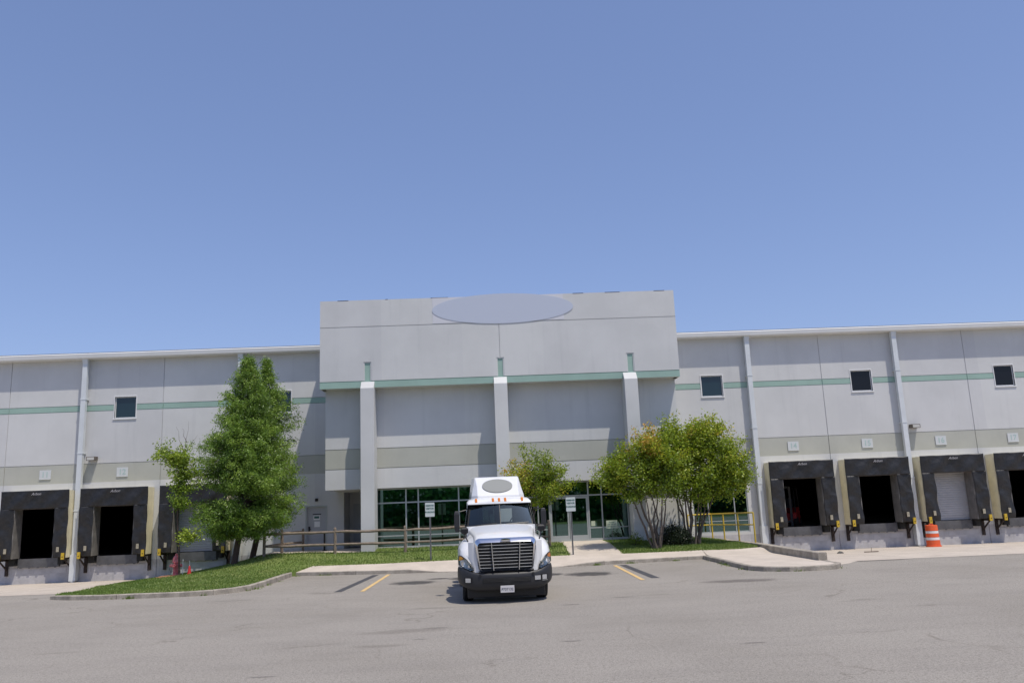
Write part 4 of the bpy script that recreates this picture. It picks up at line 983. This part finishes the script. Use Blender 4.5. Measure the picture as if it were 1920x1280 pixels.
leafy_tree('crape_myrtle', 'larger multi-stemmed bright green tree, right of the pair, in front of the yellow railing', (8.54, 36.4),
    fan(10, 22, .24, (.25, 0), (1.4, .8), (2.4, 4.2)), [(-.25, 0, 4.15, 1.25, 1.1, 1.1, 1.0, .5), (1.3, 0, 3.85, 1.25, 1.1, 1.05, 1.0, .48), (.9, 0, 4.75, .95, .8, .6, .45, .55), (1.9, .1, 2.95, .9, .8, .75, .6, .45), (.3, 0, 2.95, 1.2, .9, .6, .3, .3), (-.7, 0, 4.75, .55, .5, .45, .15, .5), (-.8, -.1, 3.2, .9, .8, .8, .6, .4), (.3, 0, 2.35, 1.2, .8, .6, .5, .35), (1.4, 0, 2.35, .95, .7, .6, .45, .4), (2.25, .1, 2.6, .5, .5, .5, .15, .45)],
    370, M['crape_leaf'], M['crape_bark'], 32, r0=.055, per=34, ln=.11, wd=.062, group='crape myrtles beside the entrance')
leafy_tree('crape_myrtle', 'small loose-crowned tree behind the truck cab, in front of the middle pier', (1.68, 36.08),
    fan(4, 23, .07, (0, 0), (.7, .4), (2.0, 3.2)), [(-.75, -.1, 3.25, .8, .6, .5, .6, .75), (.55, -.1, 3.35, .95, .7, .65, .9, .5), (-.55, -.1, 4.2, .4, .35, .28, .14, .6), (1.1, -.1, 2.75, .75, .6, .55, .6, .45), (-.1, 0, 2.7, .9, .6, .6, .55, .45), (.6, 0, 2.2, .8, .5, .4, .4, .4), (.45, -.1, 4.0, .3, .3, .25, .08, .5)],
    112, M['crape_leaf'], M['crape_bark'], 33, r0=.045, per=24, ln=.10, wd=.05, spread=.11, group='crape myrtles beside the entrance')
leafy_tree('young_tree', 'slender young tree with light green leaves and bare twigs on top, left of the cypresses', (-12.5, 34.6),
    [((0, 0), (-.15, 0, 4.5))], [(-.55, 0, 4.7, .55, .45, .45, .6, .7), (.15, 0, 4.45, .45, .4, .4, .35, .6), (.3, 0, 3.8, .6, .45, .42, .5, .55), (-.05, 0, 3.0, .38, .35, .7, .42, .4), (.35, -.1, 1.5, .5, .22, .13, .14, .9)],
    74, M['lime_leaf'], M['bark'], 34, r0=.04, per=26, ln=.10, wd=.06, spread=.10, bare=[((0, .1, 4.5), (.12, .1, 6.2)), ((0, .1, 4.9), (-.4, .1, 6.0)), ((.05, .1, 4.9), (.5, .1, 5.6)), ((.08, .1, 5.3), (-.1, 0, 5.9))])
def shrub(label, x, y, rx, ry, rz, n, seed, m='shrub_leaf', cat='shrub', tint=.5):
    rr = random.Random(seed); z = H(x, y); t = thing('shrub', label, cat, (x, y, z)); C = []; st = MB()
    for i in range(n):
        v = Vector((rr.gauss(0, 1), rr.gauss(0, 1), abs(rr.gauss(0, 1)))).normalized()*rr.uniform(.5, 1.08); p = Vector((v.x*rx, v.y*ry, v.z*rz+.05)); C.append(tuple(p))
        if i % 3 == 0: st.tube([(0, 0, -.05), p*.6, p], [.012, .008, .004], 4, cap=False)
    st.build('stems', M['bark'], t)
    V, F, tt = leaves(np.array(C), 22, .07, .06, .04, seed, np.full(len(C), tint)); np_mesh('foliage', V, F, M[m], tt, t)
shrub('rounded dark green clipped shrub between the two trees right of the entrance', 7.75, 36.2, .72, .5, .72, 300, 41)
shrub('small low leafy plant in the grass just left of the two trees', 5.95, 36.1, .42, .3, .42, 26, 42, m='crape_leaf', cat='plant', tint=.1)
# woodland on the far side of the road, behind the photographer (seen mirrored in the glass)
r_ = np.random.default_rng(5); n = 7000
wx = r_.uniform(-90, 90, n); wy = r_.uniform(-46, -34, n); wz = r_.uniform(0, 1, n)**1.2*(9+3*np.sin(wx*.21)+2*np.sin(wx*.57+1))
V, F, tt = leaves(np.c_[wx, wy, wz], 10, (1.0, 1.0, .8), .9, .55, 9, r_.uniform(0, 1, n))
tag(np_mesh('woodland', V, F, M['wood_leaf'], tt), 'dense green woodland across the road behind the camera', 'trees', kind='stuff')
TR = thing('truck', 'white semi-truck tractor with chrome grille and grey oval on its roof fairing, facing the camera', 'truck', (0.31, 21.35, 0), radians(2.6))
def mir(pts): return [(-x, y, z) for x, y, z in pts]
def tp(mb, name, m, parent=None, label=None, **k):
    o = mb.build(name, m, parent or TR, **k)
    if label: o['label'] = label
    return o
# hood
def hs(y, hb, zb, hm, zm, ht, zt, zc):
    P = [(hb, y, zb), (hm, y, zm), (hm-.01, y, zm+.06), (ht+.05, y, zt-.05), (ht, y, zt-.01), (ht*.75, y, zt+(zc-zt)*.5), (ht*.4, y, zt+(zc-zt)*.85), (0, y, zc)]
    return [(-x, yy, z) for x, yy, z in P]+[(x, yy, z) for x, yy, z in reversed(P[:-1])]
hood = MB().loft([hs(.10, .74, .76, .775, 1.30, .70, 1.50, 1.555), hs(.22, .76, .78, .785, 1.36, .71, 1.57, 1.625), hs(.6, .79, .85, .80, 1.44, .72, 1.655, 1.71), hs(1.1, .84, .9, .85, 1.52, .76, 1.73, 1.785), hs(1.9, .90, .95, .92, 1.62, .85, 1.83, 1.88)])
tp(hood, 'hood', M['t_white'], smooth=True, sub=1)
# fenders
for s in (-1, 1):
    def fs(y, zo, zt, xo, zi, xi=.80, zl=.86): return [(s*xi, y, zi), (s*(xi+.1), y, zt-.02), (s*(xo-.16), y, zt-.05+.0), (s*(xo-.03), y, zo+.08), (s*xo, y, zo-.06), (s*xo, y, zl)]
    f = MB().loft([fs(.20, .90, 1.04, .94, 1.22, .75, .80), fs(.30, 1.02, 1.24, 1.06, 1.36, .76), fs(.45, 1.16, 1.38, 1.14, 1.47, .77), fs(.75, 1.28, 1.53, 1.19, 1.60, .79), fs(1.2, 1.35, 1.59, 1.20, 1.66, .84), fs(1.6, 1.32, 1.56, 1.19, 1.64, .88), fs(1.9, 1.2, 1.45, 1.15, 1.55, .9)])
    tp(f, 'fender', M['t_white'], smooth=True, sub=1)
for s in (-1, 1):
    tp(MB().loft([[(s*.69, .115, z), (s*.76, .12, z), (s*.84, .17, z), (s*.93, .27, z)] for z in (.74, .95, 1.15, 1.35, 1.48)]), 'grille_cheek', M['t_white'], smooth=True)
# grille
def rr_poly(hw, z0, z1, hb, r, y, n=6):
    P = []
    for cx_, cz_, a0 in ((hw-r, z1-r, 0), (-(hw-r), z1-r, pi/2), (-(hb-r), z0+r, pi), (hb-r, z0+r, 1.5*pi)):
        for k in range(n+1):
            a = a0+pi/2*k/n; P.append((cx_+r*cos(a), y-.06*(1-((cx_+r*cos(a))/hw)**2), cz_+r*sin(a)))
    return P
gg = MB().loft([rr_poly(.775, .735, 1.575, .71, .13, .13), rr_poly(.765, .745, 1.565, .70, .12, .10), rr_poly(.70, .80, 1.47, .65, .09, .02), rr_poly(.69, .81, 1.46, .64, .09, .12)], closed=True)
GR = tp(gg, 'grille', M['chrome'], smooth=True)
mb = MB(); P = rr_poly(.70, .80, 1.47, .65, .09, .15); mb.add(P, [tuple(range(len(P)))]); tp(mb, 'grille_mesh', M['t_black'], GR)
for k in range(8):
    z = .86+.0775*k; w = .64+.055*(z-.8)/.67; pts = [(x, .065-.055*(1-(x/.7)**2), z) for x in np.linspace(-w, w, 9)]
    tp(MB().loft([[(x, y, z-.008), (x, y-.022, z-.003), (x, y-.008, z+.006), (x, y+.03, z+.003)] for x, y, z in pts], closed=True, caps=True), 'grille_bar', M['bar'], GR)
for s in (-1, 1):
    tp(MB().loft([[(s*x-.02, .0, z), (s*x-.009, -.045, z), (s*x+.009, -.045, z), (s*x+.02, .0, z)] for x, z in ((.315, .80), (.335, 1.1), (.355, 1.47))]), 'grille_bar', M['chrome'], GR, smooth=True)
tp(MB().lathe([(0, -.02), (.12, -.018), (.135, 0), (.135, .03)], n=24, axis='y'), 'hood_emblem', M['chrome'], GR, smooth=True).scale = (1, 1, .28)
GR.children[-1].location = (0, -.01, 1.525)
# bumper
plan = [(-1.205, 1.0), (-1.215, .7), (-1.19, .45), (-1.09, .24), (-.92, .11), (-.72, .03), (-.36, -.04), (0, -.06), (.36, -.04), (.72, .03), (.92, .11), (1.09, .24), (1.19, .45), (1.215, .7), (1.205, 1.0)]
def bz(x): return .735+.16*sstep(.76, 1.2, abs(x))
rings = []
for x, y in plan:
    u = Vector((x, y-.9)).normalized(); zb = .30+.10*sstep(.9, 1.2, abs(x)); zt = bz(x)
    rings.append([(x-u.x*.16, y-u.y*.16, zb), (x-u.x*.05, y-u.y*.05, zb+.03), (x-u.x*.01, y-u.y*.01, zb+.13), (x, y, zb+.2), (x, y, zt-.12), (x-u.x*.01, y-u.y*.01, zt-.05), (x-u.x*.03, y-u.y*.03, zt), (x-u.x*.12, y-u.y*.12, zt+.005)])
BP = tp(MB().loft(rings), 'bumper', M['t_plastic'], smooth=True, sub=1)
def on_front(x, off=0): return float(np.interp(x, [p[0] for p in plan], [p[1] for p in plan]))-off
def front_patch(x0, x1, z0, z1, off, n=8, inset=0):
    mb = MB(); r = []
    for x in np.linspace(x0, x1, n): y = on_front(x, off); r.append([(x, y, z0), (x, y, z1)])
    return mb.loft(r)
tp(front_patch(-.60, .60, .50, .62, .004, 14), 'air_opening', M['t_black'], BP)
tp(front_patch(-.10, .10, .47, .63, .007, 5), 'tow_hole', M['black'], BP)
for x in (-.66, .66): tp(MB().lathe([(0, -.005), (.035, -.005), (.035, .02)], (x, on_front(x, .008), .685), 14, 'y'), 'tow_hook_cap', M['black'], BP)
lo = MB()
for z in (.53, .56, .59): lo.loft([[(x, on_front(x, .006), z), (x, on_front(x, .012), z+.008), (x, on_front(x, .006), z+.012)] for x in np.linspace(-.58, .58, 12)])
tp(lo, 'louvre', M['t_plastic'], BP)
tp(front_patch(.70, .85, .53, .63, .012, 4), 'fog_lamp', M['reflector'], BP); tp(front_patch(.895, 1.01, .53, .64, .014, 4), 'fog_lamp', M['reflector'], BP)
tp(front_patch(.885, 1.03, .505, .515, .018, 4), 'trim_line', M['reflector'], BP)
tp(front_patch(-1.02, -.895, .525, .625, .014, 4), 'fog_lamp', M['reflector'], BP)
tp(front_patch(-1.05, -.865, .505, .645, .008, 4), 'lamp_recess', M['t_black'], BP); tp(front_patch(.87, 1.04, .515, .66, .008, 4), 'lamp_recess', M['t_black'], BP)
PL = tp(MB().box(-.17, .17, -.095, -.085, .27, .435), 'licence_plate', M['plate'], bevel=.004)
text_ob('lettering', 'P737132', .085, M['plate_t'], PL, (0, -.098, .345), bold=.001)
# headlights
for s in (-1, 1):
    def hp(x, z, off=0):
        y = float(np.interp(abs(x), [.78, .9, 1.03, 1.12, 1.19], [.12, .17, .27, .40, .62]))+.10*max(0, z-.88)-off; return (s*abs(x), y, z)
    out = [(.80, .80), (.90, .79), (1.05, .85), (1.185, .93), (1.19, 1.08), (1.17, 1.17), (1.10, 1.165), (.98, 1.08), (.88, .97), (.82, .88)]
    inn = [(.82, .815), (.90, .81), (1.04, .87), (1.165, .945), (1.17, 1.07), (1.155, 1.15), (1.105, 1.145), (.99, 1.065), (.895, .955), (.84, .88)]
    A_ = [hp(x, z, .02) for x, z in out]; B_ = [hp(x, z, .035) for x, z in inn]; C_ = [hp(x, z, -.03) for x, z in inn]
    hl = tp(MB().loft([A_, B_, C_], closed=True), 'headlight', M['t_black'], smooth=False)
    cen = (np.mean(np.array(C_), 0)).tolist(); tp(MB().add(C_+[cen], [(k, (k+1) % 10, 10) for k in range(10)]), 'reflector', M['reflector'], hl)
    cb = (np.mean(np.array(B_), 0)); cb[1] -= .02; tp(MB().add(B_+[cb.tolist()], [(k, (k+1) % 10, 10) for k in range(10)]), 'lens', M['lens'], hl)
    for (x, z, r) in ((1.06, .965, .068), (.91, .905, .045)):
        c = hp(x, z, .0); tp(MB().lathe([(r, .0), (r*.95, -.012), (r*.6, .02), (r*.35, .005), (0, -.005)], c, 18, 'y'), 'lamp_bowl', M['chrome'], hl, smooth=True)
    am = [(1.10, 1.06), (1.17, 1.04), (1.155, 1.15), (1.105, 1.143), (1.06, 1.10)]; tp(MB().add([hp(x, z, .05) for x, z in am], [tuple(range(5))]), 'turn_signal', M['amber2'] if s < 0 else M['amber'], hl)
# cab
def wg(z): return float(np.interp(z, [.5, .9, 1.85, 2.43], [.97, .98, .965, .86]))
cabf, cabb = 1.88, 3.55
CB = MB()
for s in (-1, 1):   # side: lower panel, pillars, window opening
    def q(y0, y1, z0, z1, y0t=None, y1t=None):
        y0t = y0 if y0t is None else y0t; y1t = y1 if y1t is None else y1t
        CB.add([(s*wg(z0), y0, z0), (s*wg(z0), y1, z0), (s*wg(z1), y1t, z1), (s*wg(z1), y0t, z1)], [(0, 1, 2, 3)])
        CB.add([(s*(wg(z0)-.05), y0, z0), (s*(wg(z0)-.05), y1, z0), (s*(wg(z1)-.05), y1t, z1), (s*(wg(z1)-.05), y0t, z1)], [(3, 2, 1, 0)])
    q(cabf, cabb, .60, 1.80); q(1.88, 1.98, 1.80, 2.43, 2.30, 2.42); q(2.95, cabb, 1.80, 2.43); q(2.98, 2.98, 1.8, 2.43)
# back wall with two windows
for x0, x1, z0, z1 in ((-.95, .95, .6, 1.88), (-.88, .88, 2.28, 2.48), (-.9, -.43, 1.88, 2.28), (-.09, .09, 1.88, 2.28), (.43, .9, 1.88, 2.28)): CB.box(x0, x1, cabb-.04, cabb, z0, z1)
# cowl below windscreen
CB.add([(-.93, 1.86, 1.3), (.93, 1.86, 1.3), (.93, 1.86, 1.84), (-.93, 1.86, 1.84)], [(0, 1, 2, 3)])
CAB = tp(CB, 'cab', M['t_white'])
# roof cap
def rc(y, w, z0, z1): return [(-w, y, z0), (-w*1.0, y, z0+(z1-z0)*.45), (-w*.93, y, z0+(z1-z0)*.82), (-w*.7, y, z1), (0, y, z1+.015), (w*.7, y, z1), (w*.93, y, z0+(z1-z0)*.82), (w*1.0, y, z0+(z1-z0)*.45), (w, y, z0)]
RF = tp(MB().loft([rc(2.24, .86, 2.42, 2.43), rc(2.27, .88, 2.40, 2.50), rc(2.38, .89, 2.40, 2.56), rc(2.7, .89, 2.40, 2.60), rc(3.3, .89, 2.40, 2.60), rc(3.56, .88, 2.40, 2.56)], caps=True), 'cab_roof', M['t_white'], CAB, smooth=True)
for x in (-.64, -.17, 0, .17, .64): tp(MB().loft([[(x-.035, 2.25, 2.475), (x+.035, 2.25, 2.475), (x+.035, 2.36, 2.475), (x-.035, 2.36, 2.475)], [(x-.028, 2.29, 2.575), (x+.028, 2.29, 2.575), (x+.026, 2.42, 2.585), (x-.026, 2.42, 2.585)]], closed=True, caps=True), 'marker_lamp', M['amber'], RF, bevel=.008)
# windscreen
def wsp(u, v, off=0):
    hw = .915+( .835-.915)*v; x = hw*u; y = (1.83+.12*u*u)+(.46-.02*u*u)*v-off; return (x, y, 1.845+.58*v-.02*u*u)
us = np.linspace(-1, 1, 13); vs = np.linspace(0, 1, 5)
tp(MB().loft([[wsp(u*.965, .03+.93*v) for u in us] for v in vs]), 'windscreen', M['t_glass'], CAB, smooth=True)
rim = MB()
def band(u0, u1, v0, v1):
    rim.loft([[wsp(u, v, .01) for u in np.linspace(u0, u1, 9)] for v in (v0, v1)])
band(-1, 1, -.02, .05); band(-1, 1, .94, 1.0); rim.loft([[wsp(u, v, .01) for v in np.linspace(0, 1, 6)] for u in (-1, -.955)]); rim.loft([[wsp(u, v, .01) for v in np.linspace(0, 1, 6)] for u in (.955, 1)])
tp(rim, 'windscreen_seal', M['t_black'], CAB)
tp(MB().loft([[wsp(u, v, .014) for v in np.linspace(0, 1, 6)] for u in (-.012, .012)]), 'centre_bar', M['t_plastic'], CAB)
wpm = MB(); wpm.tube([wsp(-.75, .04, .03), wsp(-.1, .10, .03)], .008, 5).tube([wsp(.15, .04, .03), wsp(.85, .12, .03)], .008, 5); tp(wpm, 'wiper', M['t_black'], CAB)
for s in (-1, 1):
    tp(MB().add([(s*(wg(1.8)-.02), 1.98, 1.8), (s*(wg(1.8)-.02), 2.95, 1.8), (s*(wg(2.43)-.02), 2.95, 2.43), (s*(wg(2.43)-.02), 2.42, 2.43)], [(0, 1, 2, 3)]), 'side_window', M['t_glass'], CAB)
    tp(MB().box(s*1.0-.02, s*1.0+.02, 2.7, 2.9, 1.5, 1.56), 'door_handle', M['t_black'], CAB)
inter = MB().box(-.9, .9, 1.9, 3.5, .9, 1.0).box(-.88, .88, 1.95, 2.3, 1.4, 1.80)
tp(inter, 'dashboard', M['seat'], CAB, bevel=.03)
tp(MB().box(-.84, .84, 2.45, 3.5, 2.39, 2.40).box(-.86, -.43, 3.47, 3.50, 1.0, 2.39).box(.43, .86, 3.47, 3.50, 1.0, 2.39).box(-.09, .09, 3.47, 3.5, 1.0, 2.39).box(-.44, .44, 3.47, 3.5, 1.0, 1.9), 'cab_lining', M['seat'], CAB)
for s in (-1, 1):
    tp(MB().box(s*.68-.25, s*.5+.25, 2.5, 3.0, 1.15, 1.3).loft([[(s*.68-.22, 2.95, 1.3), (s*.68+.2, 2.95, 1.3), (s*.68+.2, 3.1, 1.3), (s*.68-.22, 3.1, 1.3)], [(s*.68-.22, 3.05, 2.05), (s*.68+.22, 3.05, 2.05), (s*.68+.22, 3.18, 2.05), (s*.68-.22, 3.18, 2.05)], [(s*.68-.12, 3.08, 2.28), (s*.68+.12, 3.08, 2.28), (s*.68+.12, 3.18, 2.28), (s*.68-.12, 3.18, 2.28)]], closed=True, caps=True), 'seat', M['seat'], CAB, bevel=.03)
tp(MB().tube([(.5+.22*cos(a), 2.38+.08*sin(a), 1.86+.2*sin(a)) for a in np.linspace(0, 2*pi, 20)], .016, 6, cap=False), 'steering_wheel', M['t_black'], CAB)
# fairing
fa = MB()
def fr_(hf, hs_, hb, yf, ys, z0, z1): return [(-hf, yf, z0), (hf, yf, z0), (hs_, ys, z0), (hb, 4.15, z1), (-hb, 4.15, z1), (-hs_, ys, z0)]
fa.loft([fr_(.58, .76, .79, 2.60, 2.95, 2.56, 2.56), fr_(.58, .75, .79, 2.62, 2.95, 2.66, 2.66), fr_(.585, .69, .75, 3.0, 3.2, 2.92, 2.93), fr_(.61, .645, .71, 3.36, 3.40, 3.165, 3.185), fr_(.585, .625, .68, 3.44, 3.48, 3.195, 3.22)], closed=True, caps=True)
FA = tp(fa, 'roof_fairing', M['t_white'], bevel=.03)
e = []
for k in range(40):
    a = 2*pi*k/40; x = .435*cos(a); tt_ = .22*sin(a); sl = Vector((0, .74, .505)).normalized(); c0 = Vector((0, 2.99, 2.913)); nn = Vector((0, -sl.z, sl.y))
    e.append(tuple(c0+Vector((x, 0, 0))+sl*tt_*1.55+nn*.006))
e2 = [(x, y-.02*.58, z+.02*.81) for x, y, z in e]
tp(MB().loft([e, e2], closed=True).add(e2, [tuple(range(40))]), 'oval_badge', M['t_oval'], FA)
# mirrors
for s in (-1, 1):
    mr = tp(MB().loft([[(s*(1.18-.06), 2.0, 1.70), (s*(1.18+.06), 2.0, 1.70), (s*(1.18+.05), 2.1, 1.70), (s*(1.18-.05), 2.1, 1.70)], [(s*(1.19-.075), 1.98, 1.85), (s*(1.19+.075), 1.98, 1.85), (s*(1.19+.06), 2.12, 1.85), (s*(1.19-.06), 2.12, 1.85)], [(s*(1.19-.075), 1.98, 2.18), (s*(1.19+.075), 1.98, 2.18), (s*(1.19+.06), 2.12, 2.18), (s*(1.19-.06), 2.12, 2.18)], [(s*(1.19-.05), 2.0, 2.26), (s*(1.19+.05), 2.0, 2.26), (s*(1.19+.04), 2.1, 2.26), (s*(1.19-.04), 2.1, 2.26)]], closed=True, caps=True), 'side_mirror', M['t_plastic'], bevel=.015)
    tp(MB().tube([(s*.93, 2.15, 2.28), (s*1.12, 2.08, 2.24)], .016, 6).tube([(s*.95, 2.1, 1.66), (s*1.12, 2.05, 1.74)], .016, 6), 'mirror_arm', M['t_black'], mr)
    hm = tp(MB().loft([[(s*(1.0-.02), .95, 1.66), (s*(1.0+.02), .95, 1.66), (s*(1.0+.02), .99, 1.66), (s*(1.0-.02), .99, 1.66)], [(s*(1.0-.095), .92, 1.70), (s*(1.0+.095), .92, 1.70), (s*(1.0+.08), 1.02, 1.70), (s*(1.0-.08), 1.02, 1.70)], [(s*(1.0-.10), .92, 1.80), (s*(1.0+.10), .92, 1.80), (s*(1.0+.08), 1.02, 1.80), (s*(1.0-.08), 1.02, 1.80)], [(s*(1.0-.07), .94, 1.84), (s*(1.0+.07), .94, 1.84), (s*(1.0+.06), 1.0, 1.84), (s*(1.0-.06), 1.0, 1.84)]], closed=True, caps=True), 'hood_mirror', M['t_black'], bevel=.012)
    tp(MB().tube([(s*1.0, .97, 1.68), (s*.94, .8, 1.52), (s*.86, .62, 1.36), (s*.79, .5, 1.12)], .019, 6), 'mirror_stalk', M['t_black'], hm)
# chassis and wheels
ch = MB()
for s in (-1, 1): ch.box(s*.42-.04, s*.42+.04, .6, 7.2, .62, .85)
ch.box(-.42, .42, 1.0, 1.15, .38, .5).box(-.42, .42, 4.9, 5.0, .4, .8).box(-.9, .9, 5.3, 5.5, .4, .56).box(-.9, .9, 6.5, 6.7, .4, .56).box(-.42, .42, 7.1, 7.2, .6, .85).box(-.6, .6, .25, 1.9, .48, .76)
CH = tp(ch, 'chassis', M['t_black'])
tp(MB().box(-.97, .97, .30, .42, .13, .46), 'underside_shade', M['t_black'], bevel=.02)  # black panel added to imitate the shade under the truck
tp(MB().lathe([(0, 0), (.45, 0), (.45, .08), (0, .08)], (0, 6.0, .9), 20), 'fifth_wheel', M['t_black'], CH)
for s in (-1, 1):
    tp(MB().lathe([(0, 0), (.28, 0), (.30, .03), (.30, 1.27), (.28, 1.3), (0, 1.3)], (s*.88, 2.4, .62), 20, 'y'), 'fuel_tank', M['chrome'], CH, smooth=True)
def wheel(x, y, w, r=.47, s=1):
    o = tp(MB().lathe([(r*.6, -w/2), (r*.93, -w/2), (r, -w/2+.04), (r, w/2-.04), (r*.93, w/2), (r*.6, w/2)], (x, y, r), 32, 'x'), 'wheel', M['tyre'], smooth=True)
    tp(MB().lathe([(r*.62, s*w*.45), (r*.55, s*w*.3), (r*.3, s*w*.32), (r*.25, s*w*.5), (0, s*w*.5)], (x, y, r), 24, 'x'), 'rim', M['rim'], o, smooth=True)
    if w > .2:
        g = MB()
        for k in (-1, 0, 1): g.lathe([(r+.004, k*w*.22-.012), (r+.006, k*w*.22), (r+.004, k*w*.22+.012)], (x, y, r), 32, 'x')
        tp(g, 'tread', M['t_black'], o)
for s in (-1, 1):
    wheel(s*.95, 1.1, .27, s=s)
    for y in (5.4, 6.6): wheel(s*1.02, y, .24, s=s); wheel(s*.74, y, .24, s=s)
tp(MB().box(-.40, -.26, 3.6, 3.75, .9, 3.0), 'exhaust_stack', M['chrome'], CH)
